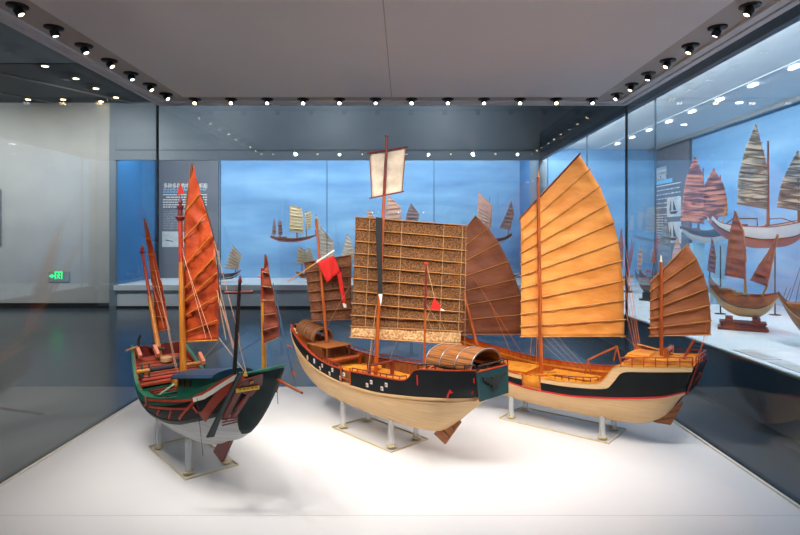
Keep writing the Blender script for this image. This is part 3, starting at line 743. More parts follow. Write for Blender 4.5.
# red flag and streamer on a bamboo pole
PF = (-.5,3.82)
A = S2.hit(288,281.5,PF,af); B = S2.hit(334.5,250.5,PF,af); MB().tube([A,B], .004, 6, .003).build('flag_pole', BAMB, j2, smooth=40)
A = S2.hit(316.5,262.3,PF,af); B = S2.hit(334.5,250.3,PF,af); MB().tube([A,B], .007, 8).build('flag_roll', WHITE, j2, smooth=40)
def cloth(fr, pxs, P, ang, m, par, name, thick=.003, amp=.006, seed=0):
    """quad cloth from 4 corners tl,tr,br,bl"""
    c = [fr.hit(a,b,P,ang) for a,b in pxs]; rows = []
    for i in range(11):
        v = i/10; rows.append([c[0].lerp(c[3],v).lerp(c[1].lerp(c[2],v), j/12) + nfr*amp*math.sin(j*.9+i*.5+seed)*(.3+v) for j in range(13)])
    return MB().grid(rows).build(name, m, par, smooth=60, solid=thick)
cloth(S2,[(317.5,262.5),(333.6,255.2),(340.3,271),(326.8,283)],(PF[0],PF[1]-.012),af,FLAGR,j2,'red_flag')
cloth(S2,[(336,268),(340.6,270.5),(346.2,304),(342.5,303)],(PF[0],PF[1]-.012),af,FLAGR,j2,'flag_streamer',amp=.003)
cloth(S2,[(342.5,303),(346.2,304),(346.6,307.5),(344,308)],(PF[0],PF[1]-.012),af,WHITE,j2,'streamer_tip',amp=.001)
c = [S2.hit(a,b,(0,2.98),a_) for a,b in ((434.3,297.5),(430,309.2),(443.5,310.6))]
MB().prism([Vector(p) for p in c], nfr*.003).build('red_pennant', FLAGR, j2)
c = [S2.hit(a,b,(0,2.978),a_) for a,b in ((440.8,308.2),(440.4,310.5),(445.5,310.8))]
MB().prism([Vector(p) for p in c], nfr*.003).build('pennant_tip', WHITE, j2)
p = S2.hit(434.4,297.6,(0,2.98),a_); line(j2, Bz.lerp(Az,.0), p, .0012); line(j2, p, S2.hit(425,325,(0,2.98),a_), .0012)
# rigging
for x in (-.42,-.36): line(j2, L1.lerp(R1,.95), (x,.12,.40), .0013)
for f, x, y in ((.2,.2,-.1),(.22,.24,-.12),(.42,.1,-.15)): line(j2, L1.lerp(R1,f), (x,y,.36), .0013)
for f in (.62,.8,.9): line(j2, L0.lerp(R1,f), R1+Vector((0,0,-.06-.05*f)), .0012)
line(j2, A2.lerp(B2,.62), (.62,.0,.5), .0013); line(j2, R0, R1+Vector((-.03,0,-.08)), .0012)
line(j2, A2.lerp(B2,.3)+Vector((.0,.02,0)), (-.1,.17,.41), .0013)
line(j2, S2.hit(433,330,(0,3.1),a_), S2.hit(428,320,(0,3.1),a_), .001)

# ================================================================== JUNK ON THE RIGHT (orange canvas sails)
S3 = Frame(1.001,3.572,-.553,.449)
H3 = Hull(w=[(-.80,.122),(-.6,.152),(-.4,.172),(-.2,.182),(0,.185),(.2,.182),(.4,.168),(.6,.138),(.8,.088),(.95,.03)],
          top=[(-.80,.508),(-.6,.484),(-.5,.472),(-.42,.462),(-.39,.45),(-.35,.395),(-.31,.352),(-.2,.334),(0,.322),(.2,.322),(.35,.335),(.6,.375),(.8,.42),(.95,.475)],
          keel=[(-.80,.335),(-.74,.305),(-.67,.225),(-.58,.150),(-.5,.112),(-.38,.098),(-.2,.094),(.1,.096),(.4,.115),(.55,.135),(.7,.18),(.85,.29),(.95,.42)],
          ref=[(-.8,.46),(-.4,.36),(0,.325),(.35,.335),(.6,.375),(.95,.48)], a=2.5, b=.6, rake=(-.6,-.8,.32,.508))
j3 = thing('model_junk', 'wooden model junk on the right with tall orange canvas mainsail', 'model ship', (S3.c[0],S3.c[1],PZ), S3.ang)
wale3 = pchip([(-.80,.350),(-.76,.345),(-.6,.310),(-.3,.262),(-.1,.242),(.1,.240),(.35,.27),(.6,.32),(.8,.375),(.95,.45)])
T3 = H3.top
H3.solid(-.795,.945,wale3).build('hull', CREAM, j3, smooth=35)
ga, gb = .055, .175
cs3 = lambda x: T3(x)-.026 if x > -.30 else T3(x)-.040      # lower edge of cream strake
for side, segs in ((1,((-.795,ga),(gb,.945))),(-1,((-.795,.945),))):
    for a, b in segs:
        H3.band(a, b, wale3, T3, side, .012, .0, n=80).build('bulwark', CREAM, j3, smooth=35)
    for a, b in ((-.795,ga),(gb,.93)) if side == 1 else ((-.795,.93),):
        H3.band(a, b, lambda x: wale3(x)+.006, lambda x: max(wale3(x)+.02, min(T3(x), T3(x+.04))-.028), side, .008, .0035, n=90).build('black_band', BLACKP, j3, smooth=35)
    H3.band(-.795,.945, lambda x: wale3(x)-.004, lambda x: wale3(x)+.006, side, .01, .006, n=60, m=1).build('red_wale', FLAGR if side == 1 else REDP, j3, smooth=35)
    for a, b in segs:
        H3.band(a, b, lambda x: T3(x)-.001, lambda x: T3(x)+.006, side, .02, .004, n=70, m=1).build('gunwale', YELW, j3, smooth=35)
# raised far bulwark: inner planking seen over the deck
H3.band(-.38,.90, lambda x: T3(x)-.02, lambda x: T3(x)+.035, -1, .008, .0, n=50).build('raised_bulwark', ORW, j3, smooth=35)
H3.band(-.38,.90, lambda x: T3(x)+.035, lambda x: T3(x)+.041, -1, .014, .003, n=50, m=1).build('bulwark_cap', REDP, j3, smooth=35)
H3.band(.20,.90, lambda x: T3(x)+.0, lambda x: T3(x)+.006, 1, .02, .006, n=50, m=1).build('bulwark_cap', REDP, j3, smooth=35)
for side in (1,-1):
    H3.band(-.78,.9, lambda x: max(wale3(x),.24), lambda x: T3(x)-.003, side, .006, -.013, n=50).build('inner_planking', ORW if side == -1 else YELW, j3, smooth=35)
mb = MB()
for x in (ga, gb): mb.tube([H3.pt(x,wale3(x)+.004,1,.004), H3.pt(x,T3(x)+.008,1,.004)], .005, 6)
mb.tube([H3.pt(ga,wale3(ga)+.008,1,.004), H3.pt(gb,wale3(gb)+.008,1,.004)], .005, 6); mb.build('gate_frame', ORW, j3, smooth=40)
H3.deck(-.34,.6, lambda x: .275, .014).build('deck', YELW, j3, smooth=30)
H3.deck(.5,.9, lambda x: T3(x)-.03, .014).build('bow_deck', YELW, j3, smooth=30)
H3.deck(-.79,-.37, lambda x: T3(x)-.006+ .004, .004).build('stern_deck', YELW, j3, smooth=30)
w = H3.y(-.36,.4)-.01
MB().prism([(-.345,w,.275),(-.345,-w,.275),(-.40,-w+.005,.458),(-.40,w-.005,.458)], (-.012,0,0)).build('stern_bulkhead', YELW, j3)
# stern cabin top
up = lambda x: T3(x)+.028
H3.band(-.78,-.44, lambda x: T3(x), up, 1, .01, -.012, n=20, m=2).build('cabin_side', YELW, j3, smooth=30)
H3.band(-.78,-.44, lambda x: T3(x), up, -1, .01, -.012, n=20, m=2).build('cabin_side', YELW, j3, smooth=30)
MB().box(-.78,-.44,-.125,.135,.505,.518).build('cabin_top', YELW, j3)
MB().box(-.56,-.44,-.06,.10,.518,.526).build('hatch_cover', YELW, j3, bevel=.002)
railing(H3,-.79,-.43,T3,1,.048,6,REDP,j3,inset=-.002,low=True); railing(H3,-.79,-.41,T3,-1,.048,6,REDP,j3,inset=-.002,low=True)
mb = MB().tube([(-.805,.122,.556),(-.805,-.122,.556)], .004, 6).tube([(-.805,.122,.534),(-.805,-.122,.534)], .003, 6)
for y in (-.122,-.06,0,.06,.122): mb.tube([(-.805,y,.50),(-.805,y,.556)], .003, 6)
mb.build('stern_railing', REDP, j3, smooth=40)
railing(H3,-.30,-.04,T3,1,.032,6,MAR,j3)
# transom
zt, zb = .508, .348
tw = lambda z: .122 if z > .45 else .112
t3 = MB().prism([(H3.sh(-.80,zt)-.002,-.122,zt),(H3.sh(-.80,zt)-.002,.122,zt),(H3.sh(-.80,zb),.112,zb),(H3.sh(-.80,zb),-.112,zb)], (-.008,0,0)).build('transom', BLACKP, j3)
for s in (1,-1): MB().tube([(H3.sh(-.80,zt)-.01,s*.122,zt),(H3.sh(-.80,zb)-.01,s*.112,zb)], .005, 6).build('transom_edge', MAR, t3, smooth=40)
q = [S3.axis(a,b,0) for a,b in ((646,417.5),(684,401.5),(671,424.8),(656,422.5))]
rd = MB().prism([p+Vector((0,-.006,0)) for p in q], (0,.012,0)).build('rudder', RUDW, j3)
for k in (.33,.66): MB().tube([q[0].lerp(q[3],k)+Vector((0,.008,0)), q[1].lerp(q[2],k)+Vector((0,.008,0))], .002, 5).build('rudder_strap', DKW, rd)
MB().tube([q[1].lerp(q[0],.25), (-.80,0,.45)], .009, 8).build('rudder_post', MAR, j3, smooth=40)
# deck gear
MB().box(.20,.50,-.10,.08,.275,.318).build('deck_house', YELW, j3, bevel=.003)
MB().box(.19,.52,-.125,.11,.318,.326).build('deck_house_roof', YELW, j3, bevel=.002)
MB().box(-.22,.06,-.11,.05,.275,.305).build('hatch_cover', YELW, j3, bevel=.003)
MB().box(-.22,.09,-.12,.03,.312,.318).build('deck_plank', YELW, j3)
mb = MB()
for y in (.09,-.02): mb.tube([(.16,y,.31),(.02,y+.05,.335)], .004, 6)
mb.build('deck_spars', BAMB, j3, smooth=40)
A = S3.axis(588,360,.12); B = S3.axis(617,346.5,.12)
mb = MB().tube([A,B], .006, 8); 
for p, s in ((A,-.02),(A,.02),(B,-.02),(B,.02)): mb.tube([p, p+Vector((s,0,-.085))], .0045, 6)
mb.build('gallows', ORW, j3, smooth=40)
mb = MB()
for k in range(4): mb.tube([(-.29-.02*k,.13,.29+.035*k),(-.29-.02*k,.05,.29+.035*k)], .003, 6)
mb.tube([(-.27,.13,.275),(-.37,.13,.44)], .0035, 6).tube([(-.27,.05,.275),(-.37,.05,.44)], .0035, 6); mb.build('ladder', MAR, j3, smooth=40)
mb = MB().tube([(-.64,.06,.56),(-.64,-.06,.56)], .012, 10).box(-.65,-.63,.05,.065,.51,.575).box(-.65,-.63,-.065,-.05,.51,.575); mb.build('windlass', ORW, j3, smooth=40)
A = S3.axis(681,364,.02); B = S3.axis(694,340,.02); MB().tube([A,B], .008, 8).build('tiller_post', ORW, j3, smooth=40)
A = S3.axis(633,343,.0); B = S3.axis(688,357.5,.0); MB().tube([A.lerp(B,.08),B.lerp(A,.12)], .0045, 6).build('boom_crutch', BAMB, j3, smooth=40)
# masts and sails
m3, A3, B3 = mast(S3, j3, (541,377), (538,178), .0135, ORW, .0095, name='main_mast')
MB().lathe([(.0075,0),(.0125,.006),(.006,.014),(.004,.05),(.001,.055)], B3, 12).build('mast_finial', YELW, j3, smooth=40)
mzt, A3z, B3z = mast(S3, j3, (661.5,357), (661,262), .010, ORW, .0085, name='mizzen_mast')
MB().lathe([(.0075,0),(.009,.004),(.005,.010),(.005,.03),(.001,.04)], B3z, 12).build('mast_finial', WHITE, j3, smooth=40)
A = S3.axis(479.5,356); B = S3.axis(464,295); B = A+(B-A)*2.05
MB().tube([A,B], .013, 12, .007).build('fore_mast', ORW, j3, smooth=50)
PM3 = (S3.toworld(A3.lerp(B3,.5).x,0,0).x, S3.toworld(A3.lerp(B3,.5).x,0,0).y+.03)
ls = sail(S3,'main_sail',j3,CANO,PM3,R(-3),
  [(520,217.5),(520.8,230),(521,242),(521,252.5),(521,264),(521,275.5),(521,288),(521,301),(521,314),(521,326),(521,336.5)],
  [(579,154.5),(589,169.5),(599.5,186.5),(607,204.5),(613.8,222),(618,241.5),(621,260.5),(623,280.5),(624,300),(624,319.5),(624,336)],
  BAMB,.0042,.008,.005,18,4,.004,11,.008,battens=range(1,11))
p0, p1 = S3.hit(519,218.8,PM3,R(-3)), S3.hit(580,153.4,PM3,R(-3))
MB().tube([p0+nfr*.006,p1+nfr*.006], .0062, 8).build('yard', mat('dark_red_wood',(120,44,22),.5), ls, smooth=40)
PZ3 = S3.toworld(A3z.x,0,0); PZ3 = (PZ3.x,PZ3.y+.03)
lz_ = sail(S3,'mizzen_sail',j3,mat('lighter_brown_canvas',(166,100,62),.7,(146,84,48),5,(1,1,2),.5,bscale=12),PZ3,R(-30),
  [(650.5,282),(650.3,291),(650,301),(650,310),(650,318.5),(649.6,328),(650,336)],
  [(687.5,244.5),(696.5,258.5),(703.3,274),(707.8,288.5),(710,305),(711,320.5),(710.4,334.5)],
  BAMB,.0032,.008,.004,14,4,.003,17,.006)
PF3 = S3.toworld(A.lerp(B,.5).x,0,0); PF3 = (PF3.x,PF3.y+.03)
sail(S3,'fore_sail',j3,CANB,PF3,R(0),
  [(459,236),(459,250),(459,264),(459,278),(459,292),(459,306),(459,320),(459,334)],
  [(475.5,215.5),(488,228),(499,243),(508.5,261.5),(515.5,279),(521,295),(526,314),(528,334)],
  MATS['mat_batten'],.003,.008,.004,14,4,.003,23,.004)
# rigging
p = S3.hit(623,337,PM3,R(-3))
for k in range(4):
    line(j3, S3.hit(624,238+22*k,PM3,R(-3)), A3z+Vector((.10+.01*k,.05,.03)), .0013, mat('orange_rope',(206,110,50),.7), 'sheet_line')
    line(j3, S3.hit(523.5,326-9*k,PM3,R(-3)), Vector((-.02-.04*k,-.12,.33)), .0011, ROPE)
for k in range(3): line(j3, A3.lerp(B3,.5+.1*k), (.05+.05*k,.15,.31), .0011, MATS['orange_rope'])
for k in range(4): line(j3, S3.hit(711,300+10*k,PZ3,R(-30)), Vector((-.80,-.02+.03*k,.56)), .0009, MATS['orange_rope'], 'sheet_line', 0)
line(j3, S3.hit(625,337,PM3,R(-3)), Vector((-.45,-.08,.53)), .0013, MATS['orange_rope'])
line(j3, A.lerp(B,.6), (.95,0,.47), .0013); line(j3, S3.hit(489,300,PF3,0), (.4,-.1,.36), .0012, MATS['orange_rope']); line(j3, S3.hit(475,280,PF3,0), (.3,-.1,.36), .0012, MATS['orange_rope'])
MB().tube([p, p+Vector((.01,0,.0))], .007, 8).build('block', WHITE, j3)

# ================================================================== JUNK ON THE LEFT (rust red sails, green and black hull)
S1 = Frame(-1.158,3.054,-.3756,.431)
H1 = Hull(w=[(-.80,.086),(-.7,.122),(-.6,.155),(-.45,.18),(-.3,.198),(-.1,.21),(.1,.212),(.3,.20),(.45,.178),(.58,.150)],
          top=[(-.80,.620),(-.7,.575),(-.6,.53),(-.4,.452),(-.25,.408),(-.1,.375),(.1,.345),(.2,.345),(.3,.37),(.4,.425),(.5,.49),(.58,.54)],
          keel=[(-.80,.30),(-.7,.275),(-.6,.25),(-.5,.222),(-.4,.180),(-.3,.155),(-.1,.145),(.1,.15),(.3,.175),(.45,.225),(.58,.32)],
          ref=[(-.8,.60),(-.5,.47),(-.2,.385),(.1,.345),(.3,.36),(.58,.52)], a=2.4, b=.62, rake=(-.5,-.80,.62,.52))
j1 = thing('model_junk', 'green and black model junk on the left with rust red crumpled sails', 'model ship', (S1.c[0],S1.c[1],PZ), S1.ang)
wale1 = pchip([(-.80,.43),(-.65,.40),(-.5,.355),(-.3,.295),(-.1,.262),(.1,.252),(.3,.262),(.45,.30),(.58,.36)])
T1 = H1.top
H1.solid(-.80,.575,wale1).build('hull', WHITEH, j1, smooth=35)
for side in (1,-1):
    H1.band(-.80,.575, wale1, T1, side, .012, .0, n=60).build('bulwark', BLACKP if side==1 else TEAL, j1, smooth=35)
    H1.band(-.80,.575, lambda x: T1(x)-.035, lambda x: T1(x)+.004, side, .018, .004, n=60, m=2).build('green_gunwale', GRN, j1, smooth=35)
    H1.band(-.80,.575, lambda x: wale1(x)-.008, lambda x: wale1(x)+.010, side, .01, .005, n=60, m=1).build('dark_wale', TEAL, j1, smooth=35)
    H1.band(.20,.565, lambda x: max(.33,wale1(x)), lambda x: T1(x)-.002, side, .006, -.013, n=30).build('inner_planking', MAR if side==-1 else REDP, j1, smooth=35)
H1.cap(.575,.34,.525,.014,outward=1).build('bow_transom', MAR, j1)
# red strapwork on the port side, laid out along the planking
def st(pxs, wd, m, nm): H1.stripe([H1.frompx(S1,*q) for q in pxs], wd, 1, .007, .006, 8).build(nm, m, j1, smooth=50)
st([(149,399.5),(160,400.8),(172,401.2),(184,400.6),(196,399)], .011, REDP, 'red_strap')
st([(150,406.5),(163,408),(175,408.9),(188,408.6)], .010, REDP, 'red_strap')
st([(146,396),(147.5,403),(151.5,414)], .014, REDP, 'red_strap')
st([(197.5,398.5),(190,407),(180,419)], .013, REDP, 'red_strap')
st([(160.5,409),(158.2,415.5)], .009, REDP, 'red_strap')
st([(172.5,410),(169.8,419)], .009, REDP, 'red_strap')
st([(194,407),(198,412),(203,413.5)], .008, REDP, 'red_strap')
# sweeping stern ornament (white between red)
def sweep(x0, z0, x1, z1, wd, m, nm, off, c=.0):
    pts = [(x0+(x1-x0)*t/8, z0+(z1-z0)*(t/8)**1.25) for t in range(9)]
    H1.stripe(pts, wd, 1, off, .006, 6).build(nm, m, j1, smooth=50)
def sw(pxs, wd, m, nm, off):
    H1.stripe([H1.frompx(S1,*q) for q in pxs], wd, 1, off, .006, 8).build(nm, m, j1, smooth=50)
sw([(195,399.5),(205,397),(215,391.5),(225,384),(233,376.5),(237,372.8)], .020, WHITE, 'white_sweep', .0095)
sw([(196,396.5),(206,392.5),(216,386),(225,379),(232,373.5)], .012, REDP, 'red_sweep', .0085)
sw([(204,418),(210,411),(218,402),(226,392),(233,383),(239.5,375)], .040, REDP, 'red_sweep', .0085)
# decks
H1.deck(-.78,.30, lambda x: max(.33,T1(x)-.03), .012, n=50).build('deck', GRN, j1, smooth=30)
H1.deck(.28,.56, lambda x: .36+.35*(x-.28), .014)  .build('bow_deck', mat('brick_deck',(150,60,38),.6,(120,44,28),9,(1,12,1)), j1, smooth=30)
for i in range(7):
    x = .30+.034*i; z = .36+.35*(x-.28); w = H1.y(x,z)-.02
    MB().box(x,x+.012,-w,w,z,z+.010).build('deck_batten', mat('brick_wood',(140,62,40),.6), j1)
MB().lathe([(.02,0),(.034,.006),(.034,.03),(.02,.036)], (.47,-.02,.43), 14).build('rope_coil', ROPE, j1, smooth=40)
MB().lathe([(.02,0),(.03,.006),(.03,.03),(.018,.036)], (.44,-.09,.42), 14).build('rope_coil', ROPED, j1, smooth=40)
# deckhouse
zr = lambda x: .438-(x-.02)*.19
rings = []
for i in range(11):
    x = -.01-.50*i/10; z = zr(x); zb = T1(x)-.05
    rings.append([(x,.082,zb),(x,.078,z),(x,-.078,z),(x,-.082,zb)])
dh = MB().loft(rings).build('deckhouse', GRN, j1, smooth=30)
rings = []
for i in range(11):
    x = .03-.56*i/10; w = .100; z = zr(x)
    o_ = [(x,w*math.cos(math.pi*k/8), z+.004+.026*math.sin(math.pi*k/8)) for k in range(9)]
    rings.append(o_+[(x,-w,z-.006),(x,w,z-.006)])
rf = MB().loft(rings).build('deckhouse_roof', NAVY, j1, smooth=30)
MB().tube([(.03,.101,zr(.03)),(-.53,.101,zr(-.53))], .004, 6).build('roof_edge', NAVY, rf, smooth=40)
for x in (-.05,-.11,-.19): MB().box(x-.014,x+.014,.07,.084,zr(x)-.046,zr(x)-.014).build('window', MAR, dh)
MB().box(.045,.265,-.15,.15,T1(.15)-.02,T1(.15)-.008).build('hold_shade', mat('hold_shade_dark',(22,20,20),.8), j1)  # dark slab just above the deck, the open hold's shade as colour
for x in (.07,.12,.17): MB().box(x,x+.018,-.16,.16,T1(.15)-.01,T1(.15)+.004).build('hold_beam', GRN if x<.1 else MAR, j1)
MB().tube([(.06,.15,.35),(.20,.02,.358)], .006, 6).build('loose_pole', mat('pale_green_wood',(120,150,120),.6), j1, smooth=40)
# crossbeam, bollards and bow fittings
mb = MB().tube([(.30,.20,.435),(.30,-.185,.432)], .012, 10); mb.build('crossbeam', BAMB, j1, smooth=40)
MB().tube([(.30,.13,.436),(.30,-.05,.436)], .0135, 10).build('crossbeam_wrap', ROPED, j1, smooth=40)
MB().tube([(.22,.19,.40),(.22,-.18,.40)], .010, 8).build('lower_beam', REDP, j1, smooth=40)
for y in (.17,.13,-.19): MB().tube([(.30,y,.40),(.30,y,.475)], .006, 8).build('belaying_pin', GRN, j1, smooth=40)
MB().box(.17,.24,-.05,.03,.345,.40).build('chest', BAMB, j1, bevel=.004)
for i, (x, y) in enumerate(((.52,.125),(.50,.03),(.30,-.17))):
    MB().obox((x,y,.50-.04*(i==2)),(.035,0,.022),(0,.010,0),(-.006,0,.012)).build('bow_cleat', mat('red_white_wood',(200,120,96),.5), j1)
MB().tube([(.545,.12,.51),(.555,.115,.565),(.545,.108,.60)], .009, 8, .007).build('anchor_stock', DKW, j1, smooth=40)
MB().tube([(.56,.06,.52),(.49,-.02,.505)], .010, 8).build('anchor_beam', DKW, j1, smooth=40)
MB().tube([(.50,.20,.525),(.56,.10,.535)], .005, 6).build('bow_peg', BAMB, j1, smooth=40)
for k in range(3): MB().box(.30,.40,.165-.004*k,.172-.004*k,.37+.02*k,.385+.02*k).build('side_board', MAR, j1)
# stern: raked transom, rudder trunk, boards
def ts(z): return H1.sh(-.80,z)
zs_ = [.62,.58,.53,.48,.43,.38,.34,.31]
poly = [(ts(z)-.004, -(.094 if z > .55 else H1.y(-.80,z)+.006), z) for z in zs_]
poly = poly + [(p[0],-p[1],p[2]) for p in poly[::-1]]
TF = mat('stern_fan_paint', (22,44,44), .7, (15,34,34), 10, spec=.2)
rows = []
for z in zs_:
    w = .094 if z > .55 else H1.y(-.80,z)+.006
    rows.append([(ts(z)-.004-.012*math.cos((j/8-.5)*math.pi), w*(1-2*j/8)*(1 if j < 4 else .88), z) for j in range(9)])
MB().grid(rows).build('transom', TF, j1, smooth=50, solid=.010)
def tp(px, py, off=0): 
    # point on the raked stern board
    z = .5
    for _ in range(20):
        p = S1.hit(px, py, tuple(S1.toworld(ts(z)-.016-off,0,0))[:2], S1.ang+math.pi/2); z = min(.68, max(.1, p.z))
    return Vector((ts(z)-.016-off, p.y, p.z))
def tboard(pxs, m, nm, off=.004, th=.01): 
    q = [tp(a,b,off) for a,b in pxs]; return MB().prism(q, (-th,0,0)).build(nm, m, j1)
tboard([(238,372.2),(243,371.6),(234,388),(222,412),(213,436),(206,437)], TEAL, 'stern_plank', .004, .014)
tboard([(241,380),(262,374),(261,384),(250,396),(240,392),(226,420),(221,419)], MAR, 'rudder_trunk', .006, .012)
tboard([(247,392),(251,391),(234,418),(229,418)], MAR, 'trunk_batten', .004, .016)
tboard([(235.8,388.5),(259,385.2),(259,389),(235.8,392.8)], YEL, 'name_plate', .02, .004)
for k in range(5): tboard([(239+4*k,389.3-.55*k),(241.4+4*k,389-.55*k),(241.4+4*k,390.1-.55*k),(239+4*k,390.5-.55*k)], mat('dark_yellow',(150,96,20),.6), 'plate_mark', .0245, .002)
tboard([(242,372.5),(246,371.8),(247.5,376),(243.5,376.4)], YEL, 'yellow_tag', .012, .004)
tboard([(249,382),(253,380.6),(253,382.2),(249.5,384)], BAMB, 'trunk_fitting', .02, .008)
for k in range(3): MB().tube([tp(222,419.5+3*k,.02), tp(238,417.5+2*k,.02)], .003, 6).build('rudder_rope', MAR, j1, smooth=40)
MB().tube([(ts(.62)-.004,.104,.624),(ts(.62)-.016,0,.630),(ts(.62)-.004,-.088,.634)], .007, 8).build('taffrail', GRN, j1, smooth=40)
MB().tube([(ts(.6)-.006,-.090,.615),(ts(.5)-.008,-.084,.50)], .003, 6).build('stern_edge', REDP, j1, smooth=40)
q = [S1.axis(a,b,0) for a,b in ((226,424),(234.5,427),(220.4,460.5),(212,449.5))]
rd = MB().prism([p+Vector((-.03,-.007,0)) for p in q], (0,.014,0)).build('rudder', MAR, j1)
MB().tube([q[0].lerp(q[1],.5)+Vector((-.03,0,0)), tp(236,410,.02)], .008, 8).build('rudder_stock', TEAL, j1, smooth=40)
MB().tube([(ts(.55)-.02,-.06,.572),(-1.10,-.035,.570)], .007, 8, .005).build('boomkin', ORW, j1, smooth=40)
# masts
m1, A1, B1 = mast(S1, j1, (183.5,380), (181.2,262), .020, mat('mast_gold',(196,122,36),.45,(158,88,22),6,(10,10,1.5)), .015, name='main_mast')
T_ = S1.axis(180,186)
MB().tube([B1+Vector((0,0,-.02)), S1.axis(180.3,217)], .013, 12, .012).build('upper_mast', REDP, j1, smooth=50)
Tb = S1.axis(180.3,217.5)
MB().lathe([(.014,-.02),(.028,-.002),(.028,.004),(.013,.010),(.012,.045),(.018,.052),(.018,.068),(.008,.074),(.013,.086),(.008,.100),(.001,.116)], Tb, 14).build('mast_finial', mat('maroon_paint',(104,34,34),.45), j1, smooth=40)
A, B = Tb+Vector((0,0,.10)), S1.axis(180.2,181.5); MB().tube([A,B], .0025, 6).build('flag_stick', BAMD, j1)
q = [S1.hit(*v,tuple(S1.toworld(T_.x,0,0))[:2],0) for v in ((180.4,182.5),(183.8,193),(177.2,195.4))]
MB().prism(q, nfr*.004).build('red_flag', FLAGR, j1)
A, B = S1.axis(163,376), S1.axis(142.3,252)
MB().tube([A,A.lerp(B,.62)], .018, 12, .014).build('fore_mast', MATS['mast_gold'], j1, smooth=50)
MB().tube([A.lerp(B,.6),B], .011, 12, .009).build('fore_topmast', REDP, j1, smooth=50)
MB().lathe([(.009,-.012),(.018,-.002),(.018,.003),(.009,.008),(.009,.02),(.013,.024),(.010,.036),(.001,.042)], B, 12).build('mast_finial', REDP, j1, smooth=40)
A, B = S1.axis(264.5,383,-.06), S1.axis(262.3,268,-.06); Am, Bm = A, B
MB().tube([A,A.lerp(B,.7)], .0105, 10, .009).build('mizzen_mast', YELW, j1, smooth=50)
MB().tube([A.lerp(B,.66),B], .009, 10, .007).build('mizzen_topmast', REDP, j1, smooth=50)
d = S1.tolocal(1,0,0)-S1.tolocal(0,0,0)
c = S1.axis(262,276.5,-.06); MB().tube([c-d*.020,c+d*.020], .0045, 6).build('mast_cross', REDP, j1, smooth=40)
A, B = S1.axis(234,380,.02), S1.axis(240,279,.02); MB().tube([A,B], .0105, 10, .0075).build('dark_pole', DKW, j1, smooth=50)
c = S1.axis(239,292,.02); MB().tube([c-d*.065-Vector((0,0,.003)),c+d*.065], .0075, 8).build('crossbar', mat('dark_red_pole',(96,26,22),.5), j1, smooth=40)
MB().lathe([(.006,-.02),(.010,-.012),(.007,0),(.001,.02)], B, 10).build('pole_finial', MATS['maroon_paint'], j1, smooth=40)
# sails, set fore and aft
ax = S1.ang; axs = S1.ang+R(24)
P1 = tuple(S1.toworld(.15,-.024,0))[:2]
lu, le = rows_of([(192,166),(187.5,190),(184.5,225),(184,262),(183.8,300),(184,341)], [(194,168),(205,207),(212,228),(216,252),(219,283),(218.5,310),(218.5,340)], 9)
le = [(194,168),(201,195),(207.5,215),(213,236),(216.5,257),(218,273),(219.3,296),(218.6,320),(217.5,339.5)]
lu = [(191.5,166),(187,212),(185,240),(184,268),(183.7,291),(183.7,304),(183.8,317),(184.2,333),(184.5,341.5)]
m1s = sail(S1,'main_sail',j1,CANR,P1,axs,lu,le,mat('golden_batten',(190,120,40),.5),.0034,.012,.009,16,6,.004,31,.006,battens=(1,2,3,4,5,6,7))
MB().tube([S1.hit(192.2,164,P1,axs), S1.hit(187.2,200,P1,axs), S1.hit(184.5,232,P1,axs)], .0065, 8).build('yard', BAMD, m1s, smooth=40)
MB().tube([S1.hit(183.8,341.5,P1,axs)+nfr*.012, S1.hit(218,340,P1,axs)+nfr*.012], .005, 8).build('boom', BAMB, m1s, smooth=40)
le_ = [(195,168),(205.5,208),(212,227),(219,284)]
MB().tube([S1.hit(a+.4,b,P1,axs) for a,b in le[1:-1]], .003, 6).build('leech_rope', ROPED, m1s, smooth=40)
P1f = tuple(S1.toworld(.72,-.03,0))[:2]
lu = [(144.5,220.5),(146.5,238),(148.5,254),(150.3,270),(152,286),(154,301),(156,316),(158,331.5)]
le = [(146,221.5),(151,239),(155,255),(158.5,271),(162,287),(164.8,302),(167.2,317),(169,329)]
m1f = sail(S1,'fore_sail',j1,CANR,P1f,axs,lu,le,MATS['golden_batten'],.0022,.008,.005,10,5,.004,37,.006,battens=(1,2,3,4,5,6,7))
MB().tube([S1.hit(144.4,219,P1f,axs), S1.hit(147.6,246,P1f,axs)], .006, 8).build('yard', BAMD, m1f, smooth=40)
P1m = tuple(S1.toworld(-.83,-.075,0))[:2]
lu = [(265.4,256),(264.2,272),(263.4,286),(263.2,300),(263.4,315),(263.6,330),(264,344)]
le = [(266.4,257),(269.6,273),(272.4,287),(274.8,300),(277,313),(278.4,326),(279,337.5)]
m1m = sail(S1,'mizzen_sail',j1,CANM,P1m,axs,lu,le,ROPE,.0016,.008,.006,8,5,.003,41,.003,battens=(1,2,3,4,5,6))
MB().tube([S1.hit(265.4,254.5,P1m,axs), S1.hit(263.6,290,P1m,axs)], .0045, 8).build('yard', BAMD, m1m, smooth=40)
PINK = mat('pale_rope', (190,140,112), .8)
